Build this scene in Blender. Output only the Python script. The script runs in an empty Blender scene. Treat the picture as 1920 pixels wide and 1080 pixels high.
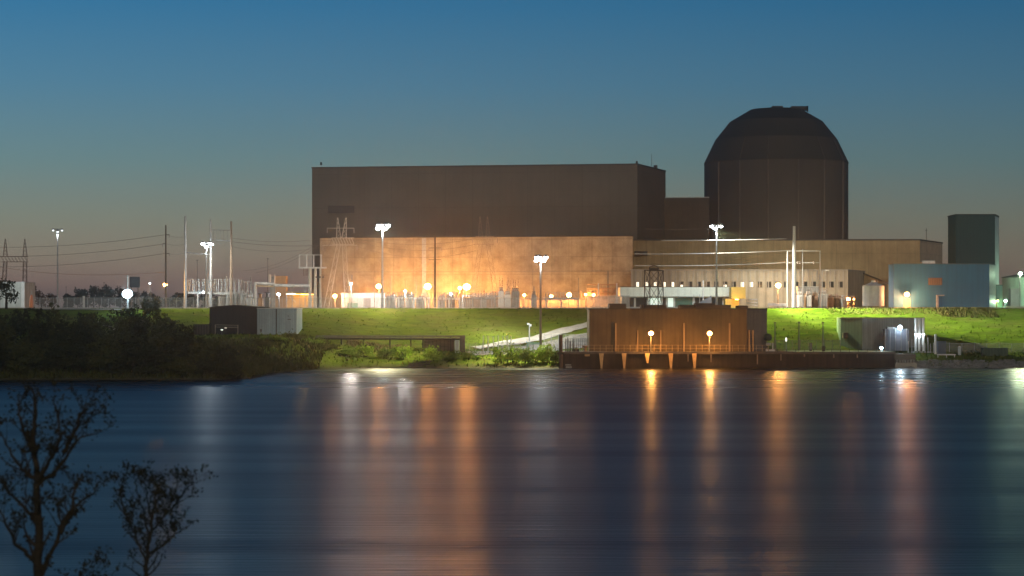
import bpy, math, random
from mathutils import Vector, noise, Matrix
R = random.Random(7)
S = bpy.context.scene
COL = S.collection
F = 4000.0; HY = 595.0; HC = 10.0          # focal length in photo pixels, horizon row, camera height
def X(px, D): return (px-960)/F*D
def Z(py, D): return HC-(py-HY)/F*D
def P(px, py, D): return Vector((X(px, D), D, Z(py, D)))

# ------------------------------------------------------------------ materials
MATS = {}
def srgb(r, g, b):
    f = lambda c: (c/255/12.92) if c/255 <= .04045 else ((c/255+.055)/1.055)**2.4
    return (f(r), f(g), f(b))
def mat(name, c1, c2=None, scale=.5, stretch=(1, 1, 1), rough=.75, metal=0, bump=0, bscale=None, ribs=0, rib_shade=.8,
        panel=None, detail=4, ramp=(.35, .65), streak=0, spec=None):
    if name in MATS: return MATS[name]
    m = bpy.data.materials.new(name); m.use_nodes = True
    nt = m.node_tree; N = nt.nodes; L = nt.links
    b = N['Principled BSDF']; b.inputs['Roughness'].default_value = rough; b.inputs['Metallic'].default_value = metal
    if spec is not None: b.inputs['Specular IOR Level'].default_value = spec
    tc = N.new('ShaderNodeTexCoord'); mp = N.new('ShaderNodeMapping'); mp.inputs['Scale'].default_value = stretch
    L.new(tc.outputs['Object'], mp.inputs['Vector'])
    nz = N.new('ShaderNodeTexNoise'); nz.inputs['Scale'].default_value = scale; nz.inputs['Detail'].default_value = detail
    nz.inputs['Roughness'].default_value = .6
    L.new(mp.outputs[0], nz.inputs['Vector'])
    cr = N.new('ShaderNodeValToRGB'); cr.color_ramp.elements[0].position = ramp[0]; cr.color_ramp.elements[1].position = ramp[1]
    c2 = c2 or tuple(v*.8 for v in c1)
    cr.color_ramp.elements[0].color = (*c2, 1); cr.color_ramp.elements[1].color = (*c1, 1)
    L.new(nz.outputs['Fac'], cr.inputs['Fac'])
    out = cr.outputs['Color']
    def mult(sock, fac):
        nonlocal out
        mx = N.new('ShaderNodeMix'); mx.data_type = 'RGBA'; mx.blend_type = 'MULTIPLY'; mx.inputs[0].default_value = fac
        L.new(out, mx.inputs[6]); L.new(sock, mx.inputs[7]); out = mx.outputs[2]
    sep = N.new('ShaderNodeSeparateXYZ'); L.new(tc.outputs['Object'], sep.inputs[0])
    cb = N.new('ShaderNodeCombineXYZ'); L.new(sep.outputs['X'], cb.inputs[0]); L.new(sep.outputs['Z'], cb.inputs[1])
    if ribs:  # shade between ribs is put into the colour, no relief
        ma = N.new('ShaderNodeMath'); ma.operation = 'ADD'; L.new(sep.outputs['X'], ma.inputs[0]); L.new(sep.outputs['Y'], ma.inputs[1])
        mb = N.new('ShaderNodeMath'); mb.operation = 'MULTIPLY'; mb.inputs[1].default_value = 1/ribs; L.new(ma.outputs[0], mb.inputs[0])
        mc = N.new('ShaderNodeMath'); mc.operation = 'FRACT'; L.new(mb.outputs[0], mc.inputs[0])
        rr = N.new('ShaderNodeValToRGB'); e = rr.color_ramp.elements
        e[0].position = .0; e[0].color = (rib_shade,)*3+(1,); e[1].position = .35; e[1].color = (1, 1, 1, 1)
        x = rr.color_ramp.elements.new(.85); x.color = (1, 1, 1, 1); x = rr.color_ramp.elements.new(1); x.color = (rib_shade,)*3+(1,)
        L.new(mc.outputs[0], rr.inputs['Fac']); mult(rr.outputs['Color'], 1)
    if panel:
        bt = N.new('ShaderNodeTexBrick'); bt.offset = 0; bt.inputs['Scale'].default_value = 1
        bt.inputs['Brick Width'].default_value = panel[0]; bt.inputs['Row Height'].default_value = panel[1]
        bt.inputs['Mortar Size'].default_value = panel[2]; bt.inputs['Mortar Smooth'].default_value = .3
        bt.inputs['Color1'].default_value = (1, 1, 1, 1); bt.inputs['Color2'].default_value = (panel[3],)*3+(1,)
        bt.inputs['Mortar'].default_value = (.55, .55, .55, 1)
        L.new(cb.outputs[0], bt.inputs['Vector']); mult(bt.outputs['Color'], 1)
    if streak:
        mp2 = N.new('ShaderNodeMapping'); mp2.inputs['Scale'].default_value = (1.6, 1.6, .09); L.new(tc.outputs['Object'], mp2.inputs['Vector'])
        n2 = N.new('ShaderNodeTexNoise'); n2.inputs['Scale'].default_value = 1; n2.inputs['Detail'].default_value = 5; L.new(mp2.outputs[0], n2.inputs['Vector'])
        r2 = N.new('ShaderNodeValToRGB'); r2.color_ramp.elements[0].position = .38; r2.color_ramp.elements[1].position = .6
        r2.color_ramp.elements[0].color = (1-streak,)*3+(1,); r2.color_ramp.elements[1].color = (1, 1, 1, 1)
        L.new(n2.outputs['Fac'], r2.inputs['Fac']); mult(r2.outputs['Color'], 1)
    L.new(out, b.inputs['Base Color'])
    if bump:
        n3 = N.new('ShaderNodeTexNoise'); n3.inputs['Scale'].default_value = bscale or scale*4; n3.inputs['Detail'].default_value = 3
        L.new(mp.outputs[0], n3.inputs['Vector'])
        bp = N.new('ShaderNodeBump'); bp.inputs['Strength'].default_value = bump; bp.inputs['Distance'].default_value = .3
        L.new(n3.outputs['Fac'], bp.inputs['Height']); L.new(bp.outputs[0], b.inputs['Normal'])
    MATS[name] = m; return m
def emit(name, c, s):
    if name in MATS: return MATS[name]
    m = bpy.data.materials.new(name); m.use_nodes = True; b = m.node_tree.nodes['Principled BSDF']
    b.inputs['Base Color'].default_value = (.5, .5, .5, 1); b.inputs['Emission Color'].default_value = (*c, 1); b.inputs['Emission Strength'].default_value = s
    MATS[name] = m; return m

CONC = mat('concrete', (.46, .39, .27), (.29, .235, .155), .35, rough=.85, panel=(5.2, 4.6, .05, .86), streak=.1, bump=.15)
CONC_D = mat('weathered_concrete', (.36, .265, .14), (.28, .205, .105), .3, rough=.85, panel=(4.2, 7.5, .04, .94), streak=.18, bump=.15)
OFFICE = mat('precast_concrete', (.46, .42, .32), (.39, .35, .26), .4, rough=.8, ribs=2.2, rib_shade=.72, streak=.12)
CLAD = mat('dark_cladding', (.128, .118, .096), (.110, .101, .082), .12, rough=.75, ribs=2.2, rib_shade=.96, panel=(7.4, 9.3, .04, .95), streak=.05)
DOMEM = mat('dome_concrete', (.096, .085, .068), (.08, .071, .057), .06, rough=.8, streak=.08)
DOMET = mat('dome_top_shade', (.030, .030, .024), (.025, .025, .02), .1, rough=.8, streak=.05)  # dome bands darken upward: their shade is in the colour
ROOFM = mat('roofing', (.08, .075, .07), rough=.9)
PUMP = mat('brown_cladding', (.13, .088, .042), (.10, .068, .032), .5, rough=.75, ribs=.9, rib_shade=.8, streak=.2)
PUMPG = mat('unlit_side_cladding', (.19, .155, .13), (.15, .125, .105), .5, rough=.75, ribs=.9, rib_shade=.85, streak=.2)  # side copy of the cladding, lack of orange lamplight put into its colour
SHEET = mat('rusty_sheet_pile', (.055, .038, .026), (.03, .021, .015), .8, stretch=(1, 1, .3), rough=.8, ribs=1.3, rib_shade=.6, streak=.4)
FIN = mat('lamplit_orange_steel', (.6, .4, .18), (.45, .28, .12), 1.2, rough=.7)  # lightened orange stands in for dock lamplight on the fins
BLUE = mat('blue_metal_siding', (.03, .175, .34), (.026, .155, .30), .25, rough=.55, ribs=1.2, rib_shade=.92, streak=.12)
TOWERM = mat('dark_teal_siding', (.003, .055, .060), (.003, .047, .052), .2, rough=.6, ribs=.8, rib_shade=.8)
PALEG = mat('lit_end_siding', (.5, .6, .62), rough=.5, ribs=.8, rib_shade=.8)  # paler than the fronts: light on the end walls painted in
GREENS = mat('green_siding', (.11, .17, .12), (.085, .13, .095), .4, rough=.6, ribs=.7, rib_shade=.75, streak=.2)
GREYS = mat('floodlit_green_siding', (.26, .29, .27), (.21, .24, .22), .4, rough=.6, ribs=.7, rib_shade=.8, streak=.2)  # lighter copy of the green siding with the floodlight painted in
SHEDD = mat('shade_black_siding', (.022, .022, .02), (.015, .015, .014), .6, rough=.8, ribs=.6, rib_shade=.7)  # near-black holds the gable side's shade; the dark bin shares it
SHEDB = mat('blue_grey_siding', (.26, .36, .40), (.21, .30, .34), .5, rough=.6, ribs=.6, rib_shade=.85, streak=.2)
WHITE = mat('white_paint', (.72, .72, .68), (.6, .6, .57), .6, rough=.5, streak=.15)
WHITEB = mat('white_fascia', (.62, .66, .58), (.52, .56, .49), .4, rough=.5, ribs=1.5, rib_shade=.88)
GALV = mat('galvanised_steel', (.42, .43, .43), (.32, .33, .33), 2, rough=.5, metal=.3)
STEEL = mat('weathered_steel', (.20, .19, .18), (.14, .13, .12), 1.5, rough=.6, metal=.2)
DARKST = mat('dark_steel', (.045, .04, .035), (.03, .027, .022), 1.5, rough=.7)
WOOD = mat('wood_pole', (.13, .09, .06), (.07, .05, .035), 1, stretch=(3, 3, .4), rough=.9)
LOG = mat('driftwood', (.12, .105, .08), (.06, .05, .04), 2, rough=.95)
PORC = mat('porcelain', (.38, .33, .28), (.28, .22, .18), 3, rough=.3)
EQG = mat('equipment_grey', (.42, .43, .41), (.33, .34, .32), 1, rough=.55, streak=.25)
EQR = mat('equipment_rust_amber_lit', (.34, .22, .15), (.24, .15, .10), 1.2, rough=.7)  # rust brown, also carries the orange lamplight on units by the silo
DGLASS = mat('dark_glass', (.03, .035, .035), rough=.15)
LOUV = mat('brown_louver', (.19, .12, .08), rough=.8)
DOORG = mat('grey_door', (.32, .31, .31), rough=.5)
KERB = mat('kerb_concrete', (.42, .40, .35), (.32, .30, .26), .7, rough=.9)
ASPH = mat('asphalt', (.06, .058, .055), (.045, .043, .04), 1.5, rough=.95)
GRAV = mat('gravel', (.34, .31, .26), (.2, .185, .16), 1.5, rough=.95, bump=.4)
RIPR = mat('riprap_stone', (.26, .26, .24), (.12, .12, .115), 1, rough=.9)
BARK = mat('bark', (.045, .035, .022), (.02, .017, .012), 6, rough=.95)
BUD = mat('sapling_leaf', (.035, .032, .014), (.02, .02, .01), 12, rough=.8)
WIRE = mat('aluminium_wire', (.4, .4, .38), rough=.4, metal=.4)
WIRED = mat('dark_wire', (.16, .13, .11), rough=.7)
BLUEP = mat('blue_pipe', (.35, .55, .68), rough=.4)
REDP = mat('red_paint', (.45, .12, .06), rough=.6)
def leafmat(name, a, b, sc=.8):
    m = mat(name, a, b, sc, rough=.9, spec=.05, ramp=(.3, .7)); 
    return m
LEAF_D = leafmat('dark_leaves', (.045, .05, .018), (.018, .022, .008))
LEAF_O = leafmat('olive_leaves', (.075, .08, .022), (.035, .04, .012))
LEAF_G = leafmat('green_leaves', (.14, .21, .025), (.06, .10, .015))
LEAF_Y = leafmat('bright_leaves', (.22, .33, .03), (.10, .17, .015))
LEAF_T = leafmat('far_leaves', (.06, .065, .055), (.035, .035, .03), .2)
LEAF_B = leafmat('bare_twigs', (.12, .075, .06), (.07, .045, .035), .3)
W_HOT = emit('white_lens', (.88, .96, 1), 60)
B_HOT = emit('blue_white_lens', (.6, .85, 1), 60)
O_HOT = emit('sodium_lens', (1, .47, .12), 40)
G_HOT = emit('green_white_lens', (.65, 1, .75), 15)
WINLIT = emit('lit_window', (1, .85, .6), 1.6)
WINGRN = emit('lit_lobby', (.75, 1, .8), .75)
INT_O = emit('lit_interior_orange', (1, .45, .08), 1.2)

def meshfence(name, c, alpha):
    m = bpy.data.materials.new(name); m.use_nodes = True; nt = m.node_tree; N = nt.nodes; L = nt.links
    b = N['Principled BSDF']; b.inputs['Base Color'].default_value = (*c, 1); b.inputs['Roughness'].default_value = .5
    t = N.new('ShaderNodeBsdfTransparent'); mx = N.new('ShaderNodeMixShader')
    tc = N.new('ShaderNodeTexCoord'); nz = N.new('ShaderNodeTexNoise'); nz.inputs['Scale'].default_value = 1.2; L.new(tc.outputs['Object'], nz.inputs[0])
    mr = N.new('ShaderNodeMapRange'); mr.inputs[3].default_value = alpha*.5; mr.inputs[4].default_value = alpha*1.5; L.new(nz.outputs['Fac'], mr.inputs[0])
    L.new(mr.outputs[0], mx.inputs[0]); L.new(t.outputs[0], mx.inputs[1]); L.new(b.outputs[0], mx.inputs[2])
    L.new(mx.outputs[0], N['Material Output'].inputs['Surface'])
    return m
CHAIN = meshfence('chain_link', (.5, .5, .47), .22)
CHAIND = meshfence('chain_link_dull', (.3, .32, .28), .2)

# ------------------------------------------------------------------ object helpers
WL = {}
def world_loc(o): return WL.get(o.name, Vector((0, 0, 0)))
def tag(o, label=None, cat=None, group=None, kind=None):
    if label: o['label'] = label
    if cat: o['category'] = cat
    if group: o['group'] = group
    if kind: o['kind'] = kind
    return o
def thing(name, loc, label, cat, group=None):
    o = bpy.data.objects.new(name, None); COL.objects.link(o); o.location = loc; o.empty_display_size = .5
    WL[o.name] = Vector(loc); return tag(o, label, cat, group)
class MB:
    def __init__(s): s.v = []; s.f = []
    def add(s, vs, fs):
        n = len(s.v); s.v += [tuple(v) for v in vs]; s.f += [tuple(i+n for i in f) for f in fs]; return s
    def box(s, x0, x1, y0, y1, z0, z1):
        return s.add([(x0, y0, z0), (x1, y0, z0), (x1, y1, z0), (x0, y1, z0), (x0, y0, z1), (x1, y0, z1), (x1, y1, z1), (x0, y1, z1)],
                     [(3, 2, 1, 0), (4, 5, 6, 7), (0, 1, 5, 4), (1, 2, 6, 5), (2, 3, 7, 6), (3, 0, 4, 7)])
    def cbox(s, c, sx, sy, sz): return s.box(c[0]-sx/2, c[0]+sx/2, c[1]-sy/2, c[1]+sy/2, c[2]-sz/2, c[2]+sz/2)
    def prism(s, pts, z0, z1):           # pts counter-clockwise seen from above; z1 a number or list
        n = len(pts); zz = z1 if isinstance(z1, (list, tuple)) else [z1]*n
        vs = [(p[0], p[1], z0) for p in pts]+[(p[0], p[1], z) for p, z in zip(pts, zz)]
        return s.add(vs, [tuple(range(n-1, -1, -1)), tuple(range(n, 2*n))]+[(i, (i+1) % n, n+(i+1) % n, n+i) for i in range(n)])
    def tube(s, p, q, r, r2=None, n=6):
        p = Vector(p); q = Vector(q); r2 = r if r2 is None else r2
        d = (q-p).normalized(); a = d.orthogonal().normalized(); b = d.cross(a)
        vs = []
        for c, rad in ((p, r), (q, r2)):
            for i in range(n):
                t = 2*math.pi*i/n; vs.append(c+a*math.cos(t)*rad+b*math.sin(t)*rad)
        return s.add(vs, [(i, (i+1) % n, n+(i+1) % n, n+i) for i in range(n)]+[tuple(range(n-1, -1, -1)), tuple(range(n, 2*n))])
    def bar(s, p, q, w):                  # square section
        return s.tube(p, q, w*.6, n=4)
    def lathe(s, c, prof, n=16):
        vs = []; fs = []
        for r, z in prof:
            for i in range(n):
                t = 2*math.pi*i/n; vs.append((c[0]+r*math.cos(t), c[1]+r*math.sin(t), z))
        for k in range(len(prof)-1):
            for i in range(n): fs.append((k*n+i, k*n+(i+1) % n, (k+1)*n+(i+1) % n, (k+1)*n+i))
        fs.append(tuple(range(n-1, -1, -1))); m = (len(prof)-1)*n; fs.append(tuple(range(m, m+n)))
        return s.add(vs, fs)
    def ball(s, c, rx, ry=None, rz=None, n=10):
        ry = ry or rx; rz = rz or rx; vs = []; fs = []; k = max(4, n//2)
        for j in range(k+1):
            ph = -math.pi/2+math.pi*j/k
            for i in range(n):
                t = 2*math.pi*i/n; vs.append((c[0]+rx*math.cos(ph)*math.cos(t), c[1]+ry*math.cos(ph)*math.sin(t), c[2]+rz*math.sin(ph)))
        for j in range(k):
            for i in range(n): fs.append((j*n+i, j*n+(i+1) % n, (j+1)*n+(i+1) % n, (j+1)*n+i))
        return s.add(vs, fs)
    def build(s, name, m, parent=None, smooth=False, label=None, bevel=0):
        off = world_loc(parent) if parent else Vector((0, 0, 0))
        me = bpy.data.meshes.new(name)
        me.from_pydata([(v[0]-off.x, v[1]-off.y, v[2]-off.z) for v in s.v], [], s.f); me.materials.append(m); me.update()
        if smooth:
            me.polygons.foreach_set('use_smooth', [True]*len(me.polygons))
        o = bpy.data.objects.new(name, me); COL.objects.link(o)
        if parent: o.parent = parent; WL[o.name] = off
        if label: o['label'] = label
        if bevel:
            b = o.modifiers.new('bevel', 'BEVEL'); b.width = bevel; b.segments = 1; b.limit_method = 'ANGLE'
        return o
def up_normals(o, ty=-.25):
    me = o.data; n = Vector((0, ty, 1)).normalized(); me.normals_split_custom_set([tuple(n)]*len(me.loops)); return o
def copy_tree(o, loc=None, label=None, par=None):
    c = o.copy(); COL.objects.link(c); WL[c.name] = world_loc(o)
    if par: c.parent = par; c.matrix_parent_inverse = o.matrix_parent_inverse
    if loc is not None: c.location = loc
    if label: c['label'] = label
    for ch in list(o.children): copy_tree(ch, par=c)
    return c
def light(name, loc, color, energy, radius, parent, typ='POINT', aim=None, size=120, blend=.6):
    l = bpy.data.lights.new(name, typ); l.color = color; l.energy = energy; l.shadow_soft_size = radius
    o = bpy.data.objects.new(name, l); COL.objects.link(o)
    if typ == 'SPOT':
        l.spot_size = math.radians(size); l.spot_blend = blend
        d = (Vector(aim)-Vector(loc)).normalized(); o.rotation_euler = d.to_track_quat('-Z', 'Y').to_euler()
    o.location = Vector(loc)-world_loc(parent); o.parent = parent
    return o

# ------------------------------------------------------------------ terrain
def lerp(a, b, t): return a+(b-a)*t
def ss(t): t = max(0, min(1, t)); return t*t*(3-2*t)
def interp(pts, v):
    if v <= pts[0][0]: return pts[0][1]
    for (a, p), (b, q) in zip(pts, pts[1:]):
        if v <= b: return lerp(p, q, (v-a)/(b-a) if b > a else 1)
    return pts[-1][1]
SHORE = [(-400, 300), (-95, 338), (-82, 341), (-60, 343), (-47, 343), (-43, 350), (-41.5, 385), (-39, 404), (-34, 414), (-22, 420), (-5, 421), (2000, 421)]
def shore(x): return interp(SHORE, x)+.8*noise.noise(Vector((x*.12, 3, 0)))*(1 if x < 9 or x > 76 else 0)
def gz(x, y):
    s = shore(x); k = ss((-24-x)/18)
    zb = lerp(4.0, 6.6, k); z1 = lerp(2.4, 2.6, k)
    if y < s: return max(-3, -(s-y)*.25)
    z = interp([(s, 0), (s+3, .8), (s+11, z1), (445, zb), (478, 12), (99999, 12)], y)
    a = ss((y-s)/6)*(1-ss((y-470)/10))
    if 9 < x < 78 and y < 441: a = 0
    z += a*(.35*noise.noise(Vector((x*.08, y*.08, 0)))+.22*noise.noise(Vector((x*.35, y*.35, 5))))
    if x < -33 and y < 421: z = min(z, .1+.33*max(0, interp([(343, -42), (385, -41), (404, -38.5), (414, -33.5), (421, -22)], y)-x)+.004*(y-343))
    if y > 700: z += 2*noise.noise(Vector((x*.004, y*.004, 0)))-(y-700)*.0005
    return z
def frange(a, b, d):
    n = int(round((b-a)/d)); return [a+(b-a)*i/n for i in range(n)]
xs = [-3000, -1500, -800, -500, -350, -250, -200]+frange(-160, 160, 1.6)+[160, 200, 250, 350, 500, 800, 1500, 3000]
ys = [280, 300, 315, 325]+frange(332, 486, 1.5)+[486, 500, 520, 560, 600, 660, 720, 800, 900, 1100, 1400, 1900, 2600, 4000, 6000]
def grid(xs, ys, f):
    vs = [(x, y, f(x, y)) for y in ys for x in xs]; n = len(xs)
    fs = [(j*n+i, j*n+i+1, (j+1)*n+i+1, (j+1)*n+i) for j in range(len(ys)-1) for i in range(n-1)]
    m = MB(); m.v = vs; m.f = fs; return m
def ground_mat():
    m = bpy.data.materials.new('grassy_ground'); m.use_nodes = True; nt = m.node_tree; N = nt.nodes; L = nt.links
    b = N['Principled BSDF']; b.inputs['Roughness'].default_value = .9; b.inputs['Specular IOR Level'].default_value = 0
    tc = N.new('ShaderNodeTexCoord')
    def nz(scale, stretch, det=5):
        mp = N.new('ShaderNodeMapping'); mp.inputs['Scale'].default_value = stretch; L.new(tc.outputs['Object'], mp.inputs[0])
        n = N.new('ShaderNodeTexNoise'); n.inputs['Scale'].default_value = scale; n.inputs['Detail'].default_value = det; n.inputs['Roughness'].default_value = .65
        L.new(mp.outputs[0], n.inputs[0]); return n.outputs['Fac']
    def ramp(s, p0, c0, p1, c1):
        r = N.new('ShaderNodeValToRGB'); e = r.color_ramp.elements; e[0].position = p0; e[0].color = (*c0, 1); e[1].position = p1; e[1].color = (*c1, 1)
        L.new(s, r.inputs[0]); return r.outputs[0]
    def mix(f, a, c):
        x = N.new('ShaderNodeMix'); x.data_type = 'RGBA'; L.new(f, x.inputs[0])
        for s, v in ((x.inputs[6], a), (x.inputs[7], c)):
            if isinstance(v, tuple): s.default_value = (*v, 1)
            else: L.new(v, s)
        return x.outputs[2]
    g = ramp(nz(.45, (.5, 1.6, 1), 7), .36, (.062, .095, .014), .64, (.125, .175, .020))
    dry = ramp(nz(.10, (1, 1.8, 1), 6), .47, (0, 0, 0), .72, (.85, .85, .85))
    c = mix(dry, g, (.135, .125, .045))
    # gravel on the flat plateau, mud at the waterline
    sep = N.new('ShaderNodeSeparateXYZ'); L.new(tc.outputs['Object'], sep.inputs[0])
    def rng(sock, a, bb):
        r = N.new('ShaderNodeMapRange'); r.inputs[1].default_value = a; r.inputs[2].default_value = bb; L.new(sock, r.inputs[0]); return r.outputs[0]
    gr = ramp(nz(2, (1, 1, 1)), .35, (.16, .145, .12), .65, (.30, .27, .22))
    c = mix(rng(sep.outputs['Y'], 478, 481), c, gr)
    c = mix(rng(sep.outputs['Z'], .9, .1), c, (.10, .095, .06))
    L.new(c, b.inputs['Base Color'])
    bp = N.new('ShaderNodeBump'); bp.inputs['Strength'].default_value = .9; bp.inputs['Distance'].default_value = .55
    L.new(nz(.55, (.55, 1.3, 1), 7), bp.inputs['Height']); L.new(bp.outputs[0], b.inputs['Normal'])
    return m
GM = ground_mat()
g = grid(xs, ys, gz).build('ground', GM, smooth=True); tag(g, kind='structure')
# the near bank the photographer stands on
def nb(x, y): return interp([(-200, 8.3), (2, 8.3), (30, 2.2), (40, 0), (55, -3)], y)+.25*noise.noise(Vector((x*.2, y*.2, 1)))
g2 = grid([-800, -200, -80]+frange(-40, 40, 2)+[40, 80, 200, 800], [-200, -60, -20]+frange(-6, 56, 2)+[56], nb).build('near_bank', GM, smooth=True)
tag(g2, kind='structure')

# ------------------------------------------------------------------ water
def water_mat():
    m = bpy.data.materials.new('lake_water'); m.use_nodes = True; nt = m.node_tree; N = nt.nodes; L = nt.links
    b = N['Principled BSDF']; b.inputs['Base Color'].default_value = (.004, .007, .014, 1); b.inputs['IOR'].default_value = 1.42
    b.inputs['Roughness'].default_value = .2
    tc = N.new('ShaderNodeTexCoord')
    def nz(scale, stretch, det=3, rot=0):
        mp = N.new('ShaderNodeMapping'); mp.inputs['Scale'].default_value = stretch; mp.inputs['Rotation'].default_value = (0, 0, rot); L.new(tc.outputs['Object'], mp.inputs[0])
        n = N.new('ShaderNodeTexNoise'); n.inputs['Scale'].default_value = scale; n.inputs['Detail'].default_value = det
        L.new(mp.outputs[0], n.inputs[0]); return n.outputs['Fac']
    # current bands: long in x, short in y
    band = nz(1, (.012, .10, 1), 4, .03)
    r = N.new('ShaderNodeMapRange'); r.inputs[1].default_value = .35; r.inputs[2].default_value = .65; r.inputs[3].default_value = .30; r.inputs[4].default_value = .37
    L.new(band, r.inputs[0]); sy = N.new('ShaderNodeSeparateXYZ'); L.new(tc.outputs['Object'], sy.inputs[0])
    calm = N.new('ShaderNodeMapRange'); calm.inputs[1].default_value = 235; calm.inputs[2].default_value = 330; calm.inputs[3].default_value = 1; calm.inputs[4].default_value = .8
    yb = N.new('ShaderNodeMath'); yb.operation = 'MULTIPLY_ADD'; yb.inputs[1].default_value = 90; L.new(band, yb.inputs[0]); L.new(sy.outputs['Y'], yb.inputs[2])
    ys_ = N.new('ShaderNodeMath'); ys_.operation = 'SUBTRACT'; ys_.inputs[1].default_value = 45; L.new(yb.outputs[0], ys_.inputs[0]); L.new(ys_.outputs[0], calm.inputs[0])
    rm = N.new('ShaderNodeMath'); rm.operation = 'MULTIPLY'; L.new(r.outputs[0], rm.inputs[0]); L.new(calm.outputs[0], rm.inputs[1])
    L.new(rm.outputs[0], b.inputs['Roughness'])
    a = nz(1, (.12, 1.6, 1), 5, .02); c = nz(1, (.02, .16, 1), 3, -.02)
    ad = N.new('ShaderNodeMath'); ad.operation = 'MULTIPLY_ADD'; ad.inputs[1].default_value = .6; L.new(c, ad.inputs[0]); L.new(a, ad.inputs[2])
    bp = N.new('ShaderNodeBump'); bp.inputs['Strength'].default_value = 1; bp.inputs['Distance'].default_value = .065
    L.new(ad.outputs[0], bp.inputs['Height']); L.new(bp.outputs[0], b.inputs['Normal'])
    return m
w = MB(); w.add([(-3000, 30, 0), (3000, 30, 0), (3000, 430, 0), (-3000, 430, 0)], [(0, 1, 2, 3)])
tag(w.build('water', water_mat()), kind='structure')

def drape(pts, width, dz, m, name, n=40, wy=None):
    """a ribbon laid on the terrain along pts (x, y)"""
    P2 = [Vector(p) for p in pts]; out = []; 
    for i in range(n+1):
        t = i/n*(len(P2)-1); k = min(int(t), len(P2)-2); p = P2[k].lerp(P2[k+1], t-k)
        d = (P2[k+1]-P2[k]).normalized(); q = Vector((-d.y, d.x))
        for s in range(5):
            c = p+q*width*(s/4-.5); out.append((c.x, c.y, gz(c.x, c.y)+dz))
    fs = [(i*5+s, (i+1)*5+s, (i+1)*5+s+1, i*5+s+1) for i in range(n) for s in range(4)]
    mb = MB(); mb.v = out; mb.f = fs; return tag(mb.build(name, m, smooth=True), kind='structure')
# service road along the plateau edge with its kerb
rd = MB().box(-400, 400, 484, 492, 12.0, 12.06); tag(rd.build('road', ASPH), kind='structure')
kb = MB()
for i in range(0, 240): kb.box(-240+i*2, -240+i*2+1.97, 480.6, 480.95, 11.7, 12.22)
tag(kb.build('kerb', KERB), kind='structure')
# concrete ramp path on the slope
ramp_pts = [(X(890, 443), 441), (X(950, 446), 447), (X(1010, 450), 451), (X(1060, 455), 457), (X(1104, 462), 463), (X(1150, 470), 471), (X(1200, 478), 478)]
drape(ramp_pts, 3.4, .22, KERB, 'path')
drape([(X(960, 440), 438), (X(1040, 444), 444), (X(1104, 450), 450), (X(1150, 455), 454)], 9, .12, GRAV, 'gravel_slope')
drape([(X(880, 434), 433.5), (X(960, 436), 436), (X(1050, 438), 437)], 6, .12, GRAV, 'gravel_path')
drape([(X(60, 470), 476.5), (X(150, 470), 476.5), (X(218, 470), 476)], 1.2, .12, KERB, 'footpath')
drape([(X(128, 440), 462), (X(170, 440), 455), (X(205, 440), 449)], 1.6, .12, GRAV, 'dirt_track')
drape([(X(130, 430), 436), (X(185, 430), 437), (X(200, 430), 436)], 3.4, .14, GRAV, 'sand_patch')

# ------------------------------------------------------------------ main buildings
def pw(px, D): return (X(px, D), D)
# turbine hall
A, B_, C_ = pw(585, 586), pw(1195, 572), pw(1248, 599)
D_ = (A[0]+(C_[0]-B_[0]), A[1]+(C_[1]-B_[1]))
ht = thing('turbine_hall', ((A[0]+B_[0])/2, 579, 12), 'huge dark windowless hall with a flat roof, left of the domed building', 'power plant')
MB().prism([A, B_, C_, D_], 12, 50.9).build('wall', CLAD, ht)
def inset(pts, d):
    cx = sum(p[0] for p in pts)/len(pts); cy = sum(p[1] for p in pts)/len(pts)
    return [(cx+(p[0]-cx)*(1+d/abs(p[0]-cx)), cy+(p[1]-cy)*(1+d/abs(p[1]-cy))) for p in pts]
MB().prism(inset([A, B_, C_, D_], .18), 50.9, 51.25).build('roof_edge', ROOFM, ht)
for px, h in ((602, .8), (1194, 1.1)):
    q = P(px, 307, 578); MB().box(q.x-.25, q.x+.25, q.y, q.y+.5, 51.25, 51.25+h).build('roof_vent', DARKST, ht)
q = P(1222, 310, 588); MB().tube((q.x, q.y, 51), (q.x, q.y, 55), .06).build('aerial', DARKST, ht)
q = P(1229, 310, 592); MB().box(q.x-.5, q.x+.5, q.y-.5, q.y+.5, 51.25, 52.2).build('roof_vent', DARKST, ht)
lv = P(640, 392, 584.4); MB().box(lv.x-3.6, lv.x+3.6, lv.y-.35, lv.y+1.2, lv.z-1.1, lv.z+.9).build('louver', mat('louver_dark', (.05, .045, .04)), ht)
lv = P(645, 415, 584.4); 
# concrete annex in front of the hall
an = thing('concrete_annex', (0, 560, 12), 'long tan concrete block glowing orange in front of the dark hall', 'building')
a0, a1 = pw(600, 566), pw(1187, 553)
MB().prism([a0, a1, (a1[0]+.3, 571.4), (a0[0]+.3, 584.6)], 12, 31.0).build('wall', CONC, an)
MB().prism([(a0[0]-.1, a0[1]-.15), (a1[0]+.1, a1[1]-.15), (a1[0]+.3, 570.6), (a0[0]+.3, 584.2)], 31.0, 31.3).build('roof_edge', ROOFM, an)
def on_annex(px, off=.05):
    t = (px-600)/587; D = lerp(566, 553, t); return D-off
for px, w_ in ((795, 1.1),):
    D = on_annex(px, .25); x = X(px, D); MB().box(x-w_/2, x+w_/2, D, D+.4, 13, 30.9).build('downpipe', GALV, an)
for px in (660, 733, 1000, 1085, 1140):
    D = on_annex(px, .06); x = X(px, D); MB().box(x-.2, x+.2, D, D+.3, 12, 12+R.uniform(8, 12)).build('downpipe', STEEL, an)
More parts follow.
